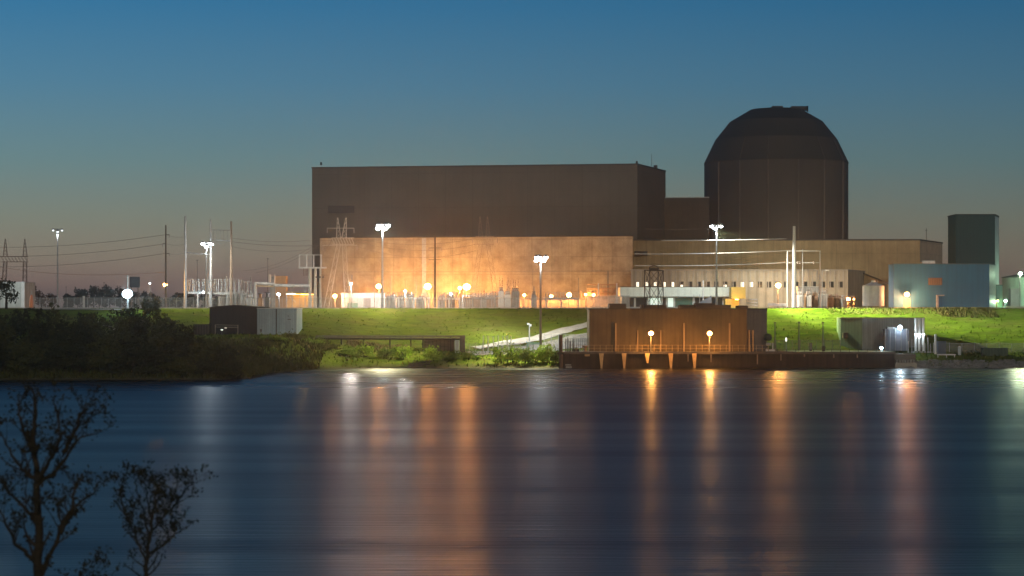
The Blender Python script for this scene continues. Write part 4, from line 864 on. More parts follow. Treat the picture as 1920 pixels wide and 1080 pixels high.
for i, px in enumerate((856, 861, 866, 872, 877, 882)):
    D = 524; t = thing('disconnect_switch', (X(px, D), D, 12), 'thin pale switch post in the row below the brightest lamp', 'switch', 'pale switch posts in a row')
    MB().tube((X(px, D), D, 12), (X(px, D), D, 14.4), .1).build('stand', GALV, t)
    MB().lathe((X(px, D), D, 0), [((.18 if j % 2 else .1), 14.4+j*.22) for j in range(7)], 7).build('insulator', PORC, t)
for i, px in enumerate((726, 733, 741, 750, 757, 765, 774, 783, 792, 800, 822, 829, 837, 846)):
    D = 514; t = thing('disconnect_switch', (X(px, D), D, 12), 'thin pale switch post in the row between the tall mast and the brightest lamp', 'switch', 'pale switch posts before the transformers')
    MB().tube((X(px, D), D, 12), (X(px, D), D, 14.0), .09).build('stand', GALV, t)
    MB().lathe((X(px, D), D, 0), [((.18 if j % 2 else .1), 14.0+j*.2) for j in range(6)], 7).build('insulator', PORC, t)
    MB().tube((X(px, D)-.5, D, 15.1), (X(px, D)+.5, D, 15.25), .05, n=4).build('blade', WIRE, t)
for i, (px, yt) in enumerate(((760, 523), (780, 523), (702, 520), (733, 515))):
    D = 532; t = thing('bus_post', (X(px, D), D, 12), ['thin brown goalpost upright left of the orange lamp by the wood pole', 'second thin brown goalpost upright by the same orange lamp', 'thin brown rod behind the orange lamp beside the tall mast', 'taller thin brown rod right of the tall mast'][i], 'post', 'thin brown uprights')
    MB().tube((X(px, D), D, 12), (X(px, D), D, Z(yt, D)), .1).build('shaft', EQR, t)
    MB().bar(P(px-3 if i else px, yt, D), P(px+20 if i == 0 else px+3, yt, D), .1).build('crossarm', EQR, t)

# ------------------------------------------------------------------ wires
def wire(a, b, sag, label, m=WIRED, r=.04, group='power lines', n=14):
    a = Vector(a); b = Vector(b); s = MB()
    pts = [a.lerp(b, i/n)-Vector((0, 0, 4*sag*(i/n)*(1-i/n))) for i in range(n+1)]
    for i in range(n): s.tube(pts[i], pts[i+1], r, n=4)
    o = s.build('power_line', m); tag(o, label, 'wire', group); return o
wire(P(1240, 451, 500), P(1475, 447.5, 500), .1, 'topmost of three bright white lines left of the thick white pole', WIRE, .085)
wire(P(1190, 476, 500), P(1475, 470, 500), .25, 'middle of three bright white lines left of the thick white pole', WIRE, .085)
wire(P(1190, 498, 500), P(1477, 492, 500), .3, 'lowest of three bright white lines left of the thick white pole', WIRE, .085)
wire(P(1210, 429, 505), P(1343, 428, 505), .2, 'faint line just left of the dome mast head', WIRED, .05)
for i, (ya, yb, lab) in enumerate(((440, 463, 'dusk-sky line leaving the top arm of the lamp-carrying wood pole'), (457, 480, 'dusk-sky line leaving the middle arm of the lamp-carrying wood pole'), (475, 500, 'dusk-sky line leaving the low arm of the lamp-carrying wood pole'), (510, 497, 'lowest warm-lit line crossing the sky at far left'))):
    wire(P(311, ya, 498), P(-20, yb, 620), 1.0 if i < 3 else 1.6, lab, WIRED if i < 3 else mat('warm_lit_wire', (.5, .3, .2)), .05)  # warm light on the lowest line is put into its wire colour
for i, (ya, yb) in enumerate(((440, 452), (457, 466), (475, 482))):
    wire(P(311, ya, 498), P(347, yb-8, 500), .3, ['short line from the wood pole top arm to the tallest pale pole', 'short line from the wood pole middle arm to the tallest pale pole', 'short line from the wood pole low arm to the tallest pale pole'][i])
for i, (ya, pb, yb, sg, lab) in enumerate(((446, 600, 448, .8, 'upper line from the brown steel pole to the hall corner'), (453, 600, 460, .5, 'thick line from the crossframe to the hall corner'), (462, 610, 462, 1.2, 'third line from the brown steel pole to the hall corner'))):
    wire(P(433, ya, 500), P(pb, yb, 515), sg, lab, WIRED, .055 if i == 1 else .04)
wire(P(600, 452, 512), P(455, 508, 505), 1.5, 'slanting line from the hall corner down to the racks', WIRED)
wire(P(600, 458, 512), P(478, 512, 505), 1.0, 'second slanting line from the hall corner down to the pipe bridge', WIRED)
wire(P(475, 500, 512), P(560, 502, 511), .2, 'pale short line into the white portal box frame', WIRE, .04)
for i, (ya, yb, lab) in enumerate(((447, 447, 'highest line between the two lattice towers before the hall'), (452, 458, 'middle line between the two lattice towers before the annex'), (460, 470, 'lowest line between the two lattice towers before the annex'))):
    wire(P(664, ya, 522), P(892, yb, 530), 1.5+.4*i, lab, WIRED, .045)
wire(P(604, 478, 511), P(622, 450, 521), .2, 'short line from the white portal up to the pale lattice tower', WIRED)

# ------------------------------------------------------------------ fences
def chain_fence(label, px0, px1, D, zb, h, step=3.0, m=CHAIN, pm=GALV, gnd=False, group='chain-link fences'):
    x0, x1 = X(px0, D), X(px1, D); t = thing('chain_link_fence', ((x0+x1)/2, D, zb), label, 'fence', group)
    n = max(2, int((x1-x0)/step)); zf = (lambda x: gz(x, D)-.05) if gnd else (lambda x: zb)
    mb = MB(); vs = []
    for i in range(n+1):
        x = lerp(x0, x1, i/n); MB().tube((x, D, zf(x)), (x, D, zf(x)+h+.1), .05, n=5).build('post', pm, t); vs += [(x, D+.08, zf(x)), (x, D+.08, zf(x)+h)]
    mb.add(vs, [(2*i, 2*i+2, 2*i+3, 2*i+1) for i in range(n)]); mb.build('mesh_panel', m, t)
    r = MB()
    for i in range(n): a = lerp(x0, x1, i/n); b = lerp(x0, x1, (i+1)/n); r.tube((a, D, zf(a)+h), (b, D, zf(b)+h), .035, n=4)
    r.build('rail', pm, t); return t
chain_fence('chain-link fence along the bank top left of the wood pole', 62, 344, 482.5, 12, 2.4, 1.5)
chain_fence('chain-link fence along the bank top behind the shaded shed', 344, 640, 482.6, 12, 2.4, 2.2)
chain_fence('chain-link fence along the bank top below the annex lamps', 640, 1100, 482.7, 12, 2.4, 2.6)
chain_fence('chain-link fence right of the pipework, beside the white posts', 1100, 1180, 483, 12, 2.9, 1.6, m=meshfence('chain_link_dense', (.55, .55, .5), .45))
chain_fence('chain-link fence on the dock yard between pump house and green building', 1440, 1576, 436.5, 3.2, 2.1, 1.6, m=CHAIND, pm=STEEL)
chain_fence('chain-link fence below the bright grass at right', 1757, 1990, 436, 3.3, 1.9, 2.4, m=CHAIN, gnd=True)
chain_fence('low wire fence on the gravel left of the slope mast', 868, 1000, 437, 3, 1.8, 1.3, m=CHAIND, pm=mat('tan_post', (.4, .37, .25)), gnd=True)
chain_fence('wire fence climbing beside the concrete ramp', 1020, 1102, 448, 5, 1.8, 1.5, m=CHAIND, gnd=True)
for i, px in enumerate((906, 915, 925, 934, 943, 949, 952, 958)):
    D = 434; z = gz(X(px, D), D); t = thing('marker_post', (X(px, D), D, z), 'slim white post in the row left of the slope mast', 'post', 'slim white posts on the lower bank')
    MB().tube((X(px, D), D, z-.2), (X(px, D), D, Z(629+i % 3, D)), .09, n=6).build('shaft', WHITE, t); MB().cbox((X(px, D), D, Z(629+i % 3, D)), .26, .26, .1).build('cap', WHITE, t)
t = thing('camera_post', (X(992, 444), 444, 4), 'white post with twin camera heads on the slope left of the mast', 'camera post')
MB().tube((X(992.5, 444), 444, 3.6), (X(992.5, 444), 444, Z(608, 444)), .15, .11, 8).build('shaft', WHITE, t)
MB().cbox(P(990.5, 607.5, 444), .5, .6, .4).build('camera', WHITE, t); MB().cbox(P(995, 610, 444), .35, .5, .5).build('camera', WHITE, t)
t = thing('barrier_arm', (X(1000, 434), 434, 3.2), 'pale blue barrier arm with a pointed end left of the slope mast', 'barrier')
MB().box(X(990, 434), X(1012, 434), 433.9, 434.1, Z(646, 434), Z(642, 434)).build('arm', BLUEP, t)
MB().bar(P(990.5, 644, 434), P(986.5, 640.5, 434), .2).bar(P(990.5, 644, 434), P(986.5, 648, 434), .2).tube((X(990, 434), 434, 2.8), (X(990, 434), 434, Z(643, 434)), .14).build('post', BLUEP, t)
# low stuff at right
t = thing('skip_container', (X(1866, 431), 431, 2.8), 'long low dark green container behind the riprap at right', 'container')
z = gz(X(1866, 431), 431); MB().box(X(1843, 431), X(1890, 431), 431, 433, z-.1, Z(652, 431)).build('body', mat('dark_green_paint', (.05, .08, .06)), t, bevel=.05)
for k in range(8): MB().box(X(1845+k*6, 431)-.06, X(1845+k*6, 431)+.06, 430.92, 431, z, Z(652.5, 431)).build('rib', mat('green_rib', (.07, .11, .08)), t)
t = thing('storage_bin', (X(1766, 432), 432, 2.8), 'square dark bin right of the white vent post', 'bin')
z = gz(X(1766, 432), 432); MB().box(X(1758, 432), X(1774, 432), 432, 433.5, z-.1, Z(640.5, 432)).build('body', mat('slate_bin', (.07, .09, .12)), t, bevel=.05); MB().box(X(1757.5, 432), X(1774.5, 432), 431.9, 433.6, Z(640.5, 432), Z(639.5, 432)).build('lid', mat('slate_lid', (.1, .12, .15)), t)
t = thing('bollard', (X(1799, 432), 432, 2.8), 'pale round bollard in front of the right-hand fence', 'bollard')
z = gz(X(1799, 432), 432); MB().tube((X(1799, 432), 432, z-.1), (X(1799, 432), 432, z+1.6), .32, n=12).build('shaft', mat('pale_bollard', (.45, .48, .45)), t)
MB().ball((X(1799, 432), 432, z+1.6), .32, rz=.15).build('cap', WHITE, t)
t = thing('guard_rail', (X(1775, 429), 429, 2.8), 'low grey guard rail left of the bollard', 'guard rail')
z = gz(X(1775, 429), 429); MB().box(X(1757, 429), X(1792, 429), 429, 429.1, z+.5, z+.75).build('rail', GALV, t)
for px in (1759, 1775, 1790): MB().box(X(px, 429)-.08, X(px, 429)+.08, 429.1, 429.25, z-.2, z+.7).build('post', GALV, t)
# riprap
rp = MB()
for i in range(1500):
    x = R.uniform(X(1700, 421), X(2050, 421)); d = R.uniform(-.8, 5.0); y = 421+d; z = gz(x, y)+R.uniform(-.1, .2); s = R.uniform(.15, .5)
    n0 = len(rp.v); rp.ball((x, y, z), s, s*R.uniform(.6, 1.2), s*R.uniform(.4, .8), 5)
    for k in range(n0, len(rp.v)):
        v = rp.v[k]; rp.v[k] = (v[0]+R.uniform(-.07, .07), v[1]+R.uniform(-.07, .07), v[2]+R.uniform(-.07, .07))
tag(rp.build('riprap', RIPR), 'grey broken stone armouring the shore right of the dock', 'rocks', kind='stuff')

# ------------------------------------------------------------------ small left buildings and trestle
t = thing('boat_shed', (X(475, 443), 443, 6), 'small shed with a gable side in shade and blue-grey doors left of centre', 'shed')
zb = 5.6; ze = Z(577, 442)
c0, c1, c2 = pw(393, 446), pw(482, 440), pw(556, 443)
zr = Z(574, 446)
m = MB(); mid = ((c0[0]+c1[0])/2, (c0[1]+c1[1])/2); bk = Vector((1.5, 9))
vs = [(c0[0], c0[1], zb), (c1[0], c1[1], zb), (c1[0], c1[1], ze), (mid[0], mid[1], zr+.1), (c0[0], c0[1], ze)]
vs += [(v[0]+bk.x, v[1]+bk.y, v[2]) for v in vs]
m.add(vs, [(0, 1, 2, 3, 4), (9, 8, 7, 6, 5), (0, 5, 6, 1), (1, 6, 7, 2), (4, 9, 5, 0)]).build('gable_wall', SHEDD, t)
m = MB(); m.add([(c0[0]-.2, c0[1]-.2, ze), (mid[0], mid[1]-.2, zr+.12), (c1[0], c1[1]-.25, ze+.02), (c0[0]+1.3, c0[1]+9, ze), (mid[0]+1.5, mid[1]+9, zr+.12), (c1[0]+1.6, c1[1]+9, ze+.02)] +
                [(c0[0]-.2, c0[1]-.2, ze+.15), (mid[0], mid[1]-.2, zr+.27), (c1[0], c1[1]-.25, ze+.17), (c0[0]+1.3, c0[1]+9, ze+.15), (mid[0]+1.5, mid[1]+9, zr+.27), (c1[0]+1.6, c1[1]+9, ze+.17)],
                [(0, 1, 4, 3), (1, 2, 5, 4), (6, 9, 10, 7), (7, 10, 11, 8), (0, 6, 7, 1), (1, 7, 8, 2), (3, 4, 10, 9), (4, 5, 11, 10)]).build('roof', DARKST, t)
MB().prism([(c1[0]+.02, c1[1]), c2, (c2[0]+.4, 451), (c1[0]+1.5, 449)], zb, Z(578.6, 441)).build('front_wall', SHEDB, t)
MB().prism([(c1[0]-.05, c1[1]-.15), (c2[0]+.15, c2[1]-.15), (c2[0]+.5, 451.1), (c1[0]+1.5, 449.1)], Z(578.6, 441), Z(577.6, 441)).build('roof_trim', WHITE, t)
tt = (518-482)/(556-482); dx, dy_ = lerp(c1[0], c2[0], tt), lerp(c1[1], c2[1], tt)
MB().box(dx-.1, dx+.1, dy_-.12, dy_+.1, zb, Z(579, 441)).build('corner_trim', DARKST, t)
dxx = lerp(c1[0], c2[0], .82); dyy = lerp(c1[1], c2[1], .82)
for k in range(2): MB().box(dxx-.7, dxx-.1+k*.4, dyy-.15, dyy+.1, 10.2-k*.7, 10.35-k*.7).build('vent', DARKST, t)
MB().box(lerp(c1[0], c2[0], .1)-.15, lerp(c1[0], c2[0], .1)+.15, 440.1, 440.6, 7.0, 7.6).build('meter_box', DARKST, t)
t = thing('dark_crate', (X(377, 441), 441, 6.5), 'low dark slatted bin left of the shaded shed side', 'bin')
MB().box(X(362, 441), X(392, 441), 441, 443, 5.8, Z(608, 441)).build('body', SHEDD, t); 
for k in range(6): MB().box(X(364+k*5, 441), X(366+k*5, 441), 440.93, 441, 6.0, Z(609, 441)).build('slat', mat('slat_dark', (.05, .045, .04)), t)
t = thing('gate_frame', (X(425, 436), 436, 6), 'thin timber frame like a goal in front of the shaded shed', 'frame')
for px in (403.5, 446): MB().bar((X(px, 436), 436, 4.8), (X(px, 436), 436, Z(609, 436)), .14).build('post', mat('pale_timber', (.3, .27, .2)), t)
for yy in (609, 613): MB().bar(P(403, yy, 436), P(447, yy+1, 436), .1).build('rail', mat('pale_timber', (.3, .27, .2)), t)
t = thing('pale_object', (X(416, 436), 436, 6), 'tiny pale object under the timber frame', 'light')
MB().tube((X(416, 436.5), 436.5, 5), P(416, 618, 436.5), .05).build('stand', STEEL, t); MB().ball(P(416, 618.5, 436.2), .3, rz=.15).build('lamp', emit('work', (.9, 1, .85), 1.2), t); MB().ball(P(423, 615, 436.2), .28, rz=.14).build('lamp', emit('work2', (.6, .65, .5), .6), t)  # faint glow added to a small pale object
# pipe trestle
t = thing('pipe_trestle', (X(730, 436), 436, 4), 'long dark low trestle carrying pipes across the lower bank', 'trestle')
MB().box(X(592, 436), X(871, 436), 436, 436.6, Z(632, 436), Z(628.8, 436)).build('upper_rail', STEEL, t)
MB().tube(P(592, 634.5, 436), P(866, 635.5, 436), .22, n=8).build('pipe', DARKST, t)
for px in (600, 640, 682, 731, 770, 793, 845, 866):
    MB().box(X(px, 436)-.14, X(px, 436)+.14, 436.1, 436.5, gz(X(px, 436), 436)-.3, Z(629, 436)).build('leg', DARKST, t)
MB().box(X(862, 436), X(872, 436), 435.5, 437, Z(660, 436), Z(629, 436)).build('end_frame', mat('end_frame_m', (.13, .11, .09)), t)
t = thing('intake_box', (X(820, 437), 437, 3), 'weathered grey timber box beneath the trestle right end', 'box')
z = gz(X(820, 437), 437); MB().box(X(795, 437), X(852, 437), 437.2, 439, z-.3, Z(638, 437)).build('body', mat('grey_timber', (.17, .14, .11), (.08, .065, .05), 1.5, stretch=(.3, 1, 3), rough=.9, ribs=.8, rib_shade=.6), t)
MB().box(X(793, 437), X(853, 437), 437, 439.2, Z(638, 437), Z(636.8, 437)).build('lid', STEEL, t)
t = thing('white_cabinet', (X(857, 435), 435, 3), 'narrow pale blue-white cabinet at the trestle right end', 'cabinet')
z = gz(X(857, 435), 435); MB().box(X(853, 435), X(861, 435), 434.5, 435.2, z-.2, Z(638, 435)).build('body', mat('pale_blue_cab', (.5, .58, .62)), t, bevel=.03); MB().box(X(856.8, 435), X(857.2, 435), 434.45, 434.5, z, Z(639, 435)).build('door_gap', DARKST, t)
# wreck timber at the waterline
t = thing('driftwood_frame', (X(787, 421), 421, .3), 'old slatted timber wreck lying at the waterline under bright bushes', 'timber')
MB().tube(P(766, 684, 420.6), P(810, 676.5, 421.5), .16).build('beam', LOG, t)
MB().tube(P(764, 687, 420), P(806, 682, 421), .16).build('beam', LOG, t)
for k in range(7): px = 769+k*6; MB().bar(P(px, 689-k*.9, 420), P(px, 680-k*.9, 420.6), .22).build('slat', LOG, t)
t = thing('fallen_log', (X(618, 421), 421, .3), 'dark short log pile by the water left of the timber wreck', 'log')
MB().tube(P(606, 684, 419), P(632, 680, 420.5), .22, n=8).build('trunk', LOG, t); MB().tube(P(620, 686, 418.5), P(634, 684, 419), .15, n=6).build('branch', LOG, t)

# far left white building
t = thing('white_building', (X(20, 540), 540, 12), 'white flat-roofed building behind dark branches at the far left edge', 'building')
MB().box(X(-40, 540), X(46, 540), 540, 552, 12, Z(530, 540)).build('wall', mat('left_white', (.5, .52, .48), (.4, .42, .38), .3, rough=.7, streak=.2), t)
MB().box(X(-40, 540)-.2, X(46, 540)+.2, 539.8, 552.2, Z(530, 540), Z(530, 540)+.2).build('roof_edge', GALV, t)
MB().box(X(40, 540), X(46.3, 540), 539.75, 540.3, 12, Z(530, 540)).build('corner_panel', WHITE, t)
light('yard_light_l', (X(10, 532), 530, 17), (.8, .95, 1), 1500, .2, t)
t = thing('orange_cone_stack', (X(60, 530), 530, 12), 'small reddish orange tank beside the far left white building', 'tank')
MB().lathe((X(59, 530), 530, 0), [(.55, 12), (.55, 14), (.35, 15), (.2, 15.6)], 12).build('body', mat('orange_tank', (.6, .22, .1)), t); MB().tube((X(59, 530), 530, 15.5), (X(59, 530), 530, 16.6), .08).build('vent', GALV, t)
t = thing('white_marker', (X(156.5, 484), 484, 12), 'white upright box post above the fence at left', 'post')
MB().box(X(155, 484), X(158.5, 484), 484, 484.4, 12, Z(556, 484)).build('body', WHITE, t); MB().box(X(154.6, 484), X(158.9, 484), 483.9, 484.5, Z(556, 484), Z(555, 484)).build('cap', WHITE, t)
# ------------------------------------------------------------------ vegetation
def leaf_cloud(mb, c, rx, ry, rz, n, s, rng, lobes=6, hollow=.5):
    L_ = []
    for _ in range(lobes):
        a = rng.uniform(0, 6.28); u = rng.uniform(.2, .75)
        L_.append((c[0]+math.cos(a)*rx*u, c[1]+math.sin(a)*ry*u, c[2]+rz*rng.uniform(-.5, .65), rng.uniform(.28, .52)))
    for _ in range(n):
        l = rng.choice(L_); 
        d = Vector((rng.gauss(0, 1), rng.gauss(0, 1), rng.gauss(0, 1))).normalized()*rng.uniform(hollow, 1.05)
        p = Vector((l[0]+d.x*rx*l[3], l[1]+d.y*ry*l[3], l[2]+d.z*rz*l[3]))
        a = Vector((rng.gauss(0, 1), rng.gauss(0, 1), rng.gauss(0, 1))).normalized(); b = a.orthogonal().normalized()
        k = s*rng.uniform(.5, 1.3)
        n0 = len(mb.v); mb.v += [tuple(p-a*k), tuple(p+b*k*.55), tuple(p+a*k), tuple(p-b*k*.55)]; mb.f.append((n0, n0+1, n0+2, n0+3))
def stems(mb, base, top, rx, n, rng, r=.08):
    for i in range(n):
        a = rng.uniform(0, 6.28); u = rng.uniform(.1, .7)
        q = Vector((top[0]+math.cos(a)*rx*u, top[1]+math.sin(a)*rx*u, top[2]*rng.uniform(.8, 1)+base[2]*0))
        m_ = Vector(base).lerp(q, .5)+Vector((rng.uniform(-.2, .2)*rx, rng.uniform(-.2, .2)*rx, 0))
        mb.tube(base, m_, r, r*.7, 5); mb.tube(m_, q, r*.7, r*.25, 5)
def shrub(px, ptop, D, wpx, label, m, group, n=900, s=.28, seed=0, base=None, name='shrub', cat='bush', tall=1.0):
    rng = random.Random(seed+int(px)*3+int(D)); x = X(px, D); zb = gz(x, D) if base is None else base; zt_ = Z(ptop, D)
    rx = wpx/2/F*D; h = max(1.0, zt_-zb)
    t = thing(name, (x, D, zb), label, cat, group)
    mb = MB(); leaf_cloud(mb, (x, D, zb+h*.52), rx, rx*.9, h*.5, n, s, rng, lobes=9)
    leaf_cloud(mb, (x, D, zb+h*.28), rx*1.1, rx, h*.3, n//3, s, rng, lobes=6)
    # loose sprays at the crown outline
    for _ in range(10):
        a = rng.uniform(-1, 1); p = Vector((x+a*rx*.8, D+rng.uniform(-.5, .5)*rx, zb+h*(.98-.3*abs(a))+rng.uniform(-.2, .5)))
        leaf_cloud(mb, p, .5+s, .5+s, .5+s*1.3, max(8, n//60), s*.8, rng, lobes=2)
    mb.build('crown', m, t)
    st = MB(); stems(st, (x, D, zb-.2), (x, D, zb+h*.85), rx, 5, rng); st.build('trunk', BARK, t)
    return t
# dark growth on the left point
dark = [(-10, 590, 352, 90), (25, 582, 356, 90), (62, 578, 358, 80), (100, 572, 362, 85), (140, 590, 356, 80), (172, 596, 360, 80), (205, 590, 352, 80), (235, 580, 358, 80), (268, 574, 364, 85),
        (300, 586, 358, 75), (330, 604, 360, 75), (362, 628, 354, 70), (392, 640, 352, 66), (425, 655, 350, 62), (-5, 640, 344, 95), (50, 640, 345, 95), (100, 645, 346, 90), (150, 640, 345, 90), (200, 640, 346, 95), (250, 645, 345, 90), (300, 650, 346, 90), (345, 662, 345, 80), (388, 672, 345, 70), (425, 680, 345.5, 56)]
words_ = ['far left edge', 'under the white building', 'below the orange tank', 'under the lone mast', 'left of the sand patch', 'below the sand patch', 'left of the blinding floodlight', 'right under the blinding floodlight', 'right of the blinding floodlight',
          'below the lamp-carrying wood pole', 'below the tall pale pole', 'left of the dark bin', 'below the dark bin', 'near the tip of the point', 'at the far left waterline', 'at the waterline below the white building', 'at the waterline under the lone mast', 'at the waterline under the sand patch', 'at the waterline left of the floodlight', 'at the waterline right of the floodlight', 'at the waterline under the wood pole', 'at the waterline under the pale pole', 'at the waterline before the dark bin', 'at the very tip of the point']
for i, (px, pt, D, wp) in enumerate(dark):
    shrub(px, pt, D, wp, 'dark dense bush '+words_[i], LEAF_D if i % 3 else LEAF_O, 'dark bushes on the left point', 1500, .27, seed=i)
# ground thicket: stuff
tk = MB(); rg = random.Random(5)
for i in range(16000):
    x = rg.uniform(-92, -37); s0 = shore(x); y = s0+rg.random()**1.3*75+.6; z = gz(x, y)
    if y > 436 and x > -60: continue
    h = rg.uniform(.3, 1.1); a = rg.uniform(0, 3.14); w_ = rg.uniform(.12, .3)
    n0 = len(tk.v); dx_, dy_ = math.cos(a)*w_, math.sin(a)*w_; lx = rg.uniform(-.4, .4)
    tk.v += [(x-dx_, y-dy_, z-.1), (x+dx_, y+dy_, z-.1), (x+lx, y+rg.uniform(-.3, .3), z+h)]; tk.f.append((n0, n0+1, n0+2))
tag(tk.build('undergrowth', LEAF_O), 'dark weeds covering the low point of land at left', 'weeds', kind='stuff')
# olive and green bushes on the bank between shed and dock
mid_ = [(455, 650, 395, 70, LEAF_O, 'olive bush at the right shoulder of the dark point'), (488, 640, 410, 60, LEAF_O, 'olive bush below the blue-grey shed doors'), (515, 646, 416, 60, LEAF_G, 'green bush by the water right of the shed doors'), (548, 638, 424, 60, LEAF_O, 'dull bush below the shed right corner'), (580, 644, 426, 60, LEAF_G, 'dull green bush below the trestle left end'),
        (612, 650, 426, 56, LEAF_O, 'dark round bush above the short log pile'), (650, 655, 425, 40, LEAF_G, 'small dull bush left of the round bright bush'), (684, 650, 426, 46, LEAF_Y, 'round bright bush under the trestle'), (725, 653, 426, 42, LEAF_G, 'mid-green bush under the trestle centre'),
        (757, 650, 427, 50, LEAF_Y, 'bright bush left of the timber wreck'), (813, 651, 426, 44, LEAF_Y, 'round green bush just above the timber wreck'), (850, 662, 427, 36, LEAF_G, 'low green bush under the narrow pale cabinet'), (885, 664, 428, 44, LEAF_G, 'low weedy bush right of the trestle end'),
        (940, 650, 424, 36, LEAF_Y, 'bright yellow-green bush, first of the clump by the dock'), (962, 648, 425, 38, LEAF_Y, 'bright bush second in the clump by the dock'), (985, 654, 424, 36, LEAF_G, 'green bush in the clump under the barrier arm'), (1005, 656, 425, 34, LEAF_Y, 'bright low bush left of the slope mast foot'), (1026, 646, 426, 40, LEAF_Y, 'tall bright bush right of the slope mast foot'), (1043, 656, 424, 30, LEAF_G, 'green bush touching the dock pile')]
for i, (px, pt, D, wp, m_, lab) in enumerate(mid_): shrub(px, pt, D, wp, lab, m_, 'bushes along the far shore', 800, .2, seed=50+i)
# grass tufts: stuff
gs = MB(); rg = random.Random(9)
for i in range(30000):
    x = rg.uniform(-95, 125); s0 = shore(x); y = rg.uniform(max(s0+.5, 400), 480.3)
    if 9 < x < 77 and y < 441: continue
    if y > 440 and i % 3: continue
    z = gz(x, y); dn = .5+.5*noise.noise(Vector((x*.1, y*.1, 3)))
    near = y < 436
    h = rg.uniform(.08, .2)*(1+1.0*dn)*(2 if near else 1); a = rg.uniform(0, 3.14); w_ = rg.uniform(.08, .2)
    n0 = len(gs.v); dx_, dy_ = math.cos(a)*w_, math.sin(a)*w_
    gs.v += [(x-dx_, y-dy_, z-.05), (x+dx_, y+dy_, z-.05), (x+rg.uniform(-.15, .15), y+rg.uniform(-.15, .15), z+h)]; gs.f.append((n0, n0+1, n0+2))
tag(up_normals(gs.build('grass', mat('grass_blades', (.115, .165, .018), (.075, .11, .014), .12, rough=1, spec=0, ramp=(.4, .6)))), 'green grass on the long bank below the plant', 'grass', kind='stuff')
dgr = MB()
for i in range(7000):
    if i % 4 == 0: x = rg.uniform(X(1750, 478), X(1860, 478)); y = rg.uniform(470, 479.5)
    elif i % 4 == 1: x = rg.uniform(X(1560, 470), X(1850, 470)); y = rg.uniform(472, 480)
    elif i % 4 == 2: x = rg.uniform(X(650, 440), X(760, 440)); y = rg.uniform(437, 445)
    else: x = rg.uniform(X(490, 430), X(600, 430)); y = rg.uniform(418, 436)
    if 9 < x < 77 and y < 441: continue
    z = gz(x, y); h = rg.uniform(.15, .5); a = rg.uniform(0, 3.14); w_ = rg.uniform(.06, .14); n0 = len(dgr.v)
    dx_, dy_ = math.cos(a)*w_, math.sin(a)*w_; dgr.v += [(x-dx_, y-dy_, z-.05), (x+dx_, y+dy_, z-.05), (x+rg.uniform(-.3, .3), y+rg.uniform(-.2, .2), z+h)]; dgr.f.append((n0, n0+1, n0+2))
tag(up_normals(dgr.build('dry_grass', mat('dry_blades', (.26, .21, .11), (.16, .13, .06), .5, rough=1, spec=0))), 'tan dry grass in patches on the bank', 'grass', kind='stuff')
# trees behind
def tree(px, pt, D, wpx, label, m, group, n=700, s=.5, seed=0, bare=False, name='tree'):
    rng = random.Random(seed*7+int(px)); x = X(px, D); zb = 12; zt_ = Z(pt, D); rx = wpx/2/F*D; h = zt_-zb
    t = thing(name, (x, D, zb), label, 'tree', group)
    mb = MB(); leaf_cloud(mb, (x, D, zb+h*.62), rx, rx, h*.42, n, s, rng, lobes=9); leaf_cloud(mb, (x, D, zb+h*.3), rx*.9, rx*.9, h*.3, n//3, s, rng, lobes=6); mb.build('crown', m, t)
    st = MB(); st.tube((x, D, zb-.3), (x, D, zb+h*.5), .3, .15, 7); stems(st, (x, D, zb+h*.3), (x, D, zb+h*.9), rx, 7, rng, .1); st.build('trunk', BARK, t)
    return t
tl = [(128, 548, 900, 26), (146, 540, 910, 30), (166, 536, 905, 34), (186, 535, 900, 34), (206, 536, 910, 32), (226, 540, 900, 30), (250, 545, 905, 30), (272, 549, 910, 30), (294, 551, 900, 30), (318, 552, 905, 30), (340, 550, 900, 30), (362, 549, 905, 30), (386, 550, 905, 30), (410, 552, 900, 30), (434, 554, 905, 30)]
tw_ = ['left end of the far treeline', 'second from the left end of the far treeline', 'in the highest part of the far treeline, left side', 'at the crest of the far treeline', 'right of the treeline crest', 'left behind the blinding floodlight', 'right behind the blinding floodlight', 'under the small pale lamp', 'left of the lamp-carrying wood pole', 'right of the lamp-carrying wood pole', 'behind the tall pale pole', 'behind the insulator rack column', 'behind the bright mast', 'behind the insulator rack right of the mast', 'behind the rack near the pipe bridge']
for i, (px, pt, D, wp) in enumerate(tl): tree(px, pt, D, wp, 'distant dark tree '+tw_[i], LEAF_T, 'far treeline trees', 500, .6, i)
for i, (px, pt, D, wp, lab) in enumerate(((58, 535, 620, 30, 'brownish bare tree right of the far left portal tower'), (78, 542, 640, 30, 'brownish bare tree between portal tower and lone mast'), (97, 548, 650, 26, 'small brownish tree left of the lone mast foot'))):
    tree(px, pt, D, wp, lab, LEAF_B, 'brownish trees at left', 350, .35, i+40)
tree(12, 522, 430, 60, 'dark leaning tree in front of the white building at far left', LEAF_D, 'dark bushes on the left point', 420, .3, 77)
shrub(277, 562, 470, 30, 'dark rounded bush on the bank top right of the blinding floodlight', LEAF_D, 'bushes on the bank top', 500, .25, 91)
shrub(293, 558, 472, 18, 'small dark bush left of the wood pole foot', LEAF_D, 'bushes on the bank top', 300, .22, 92)

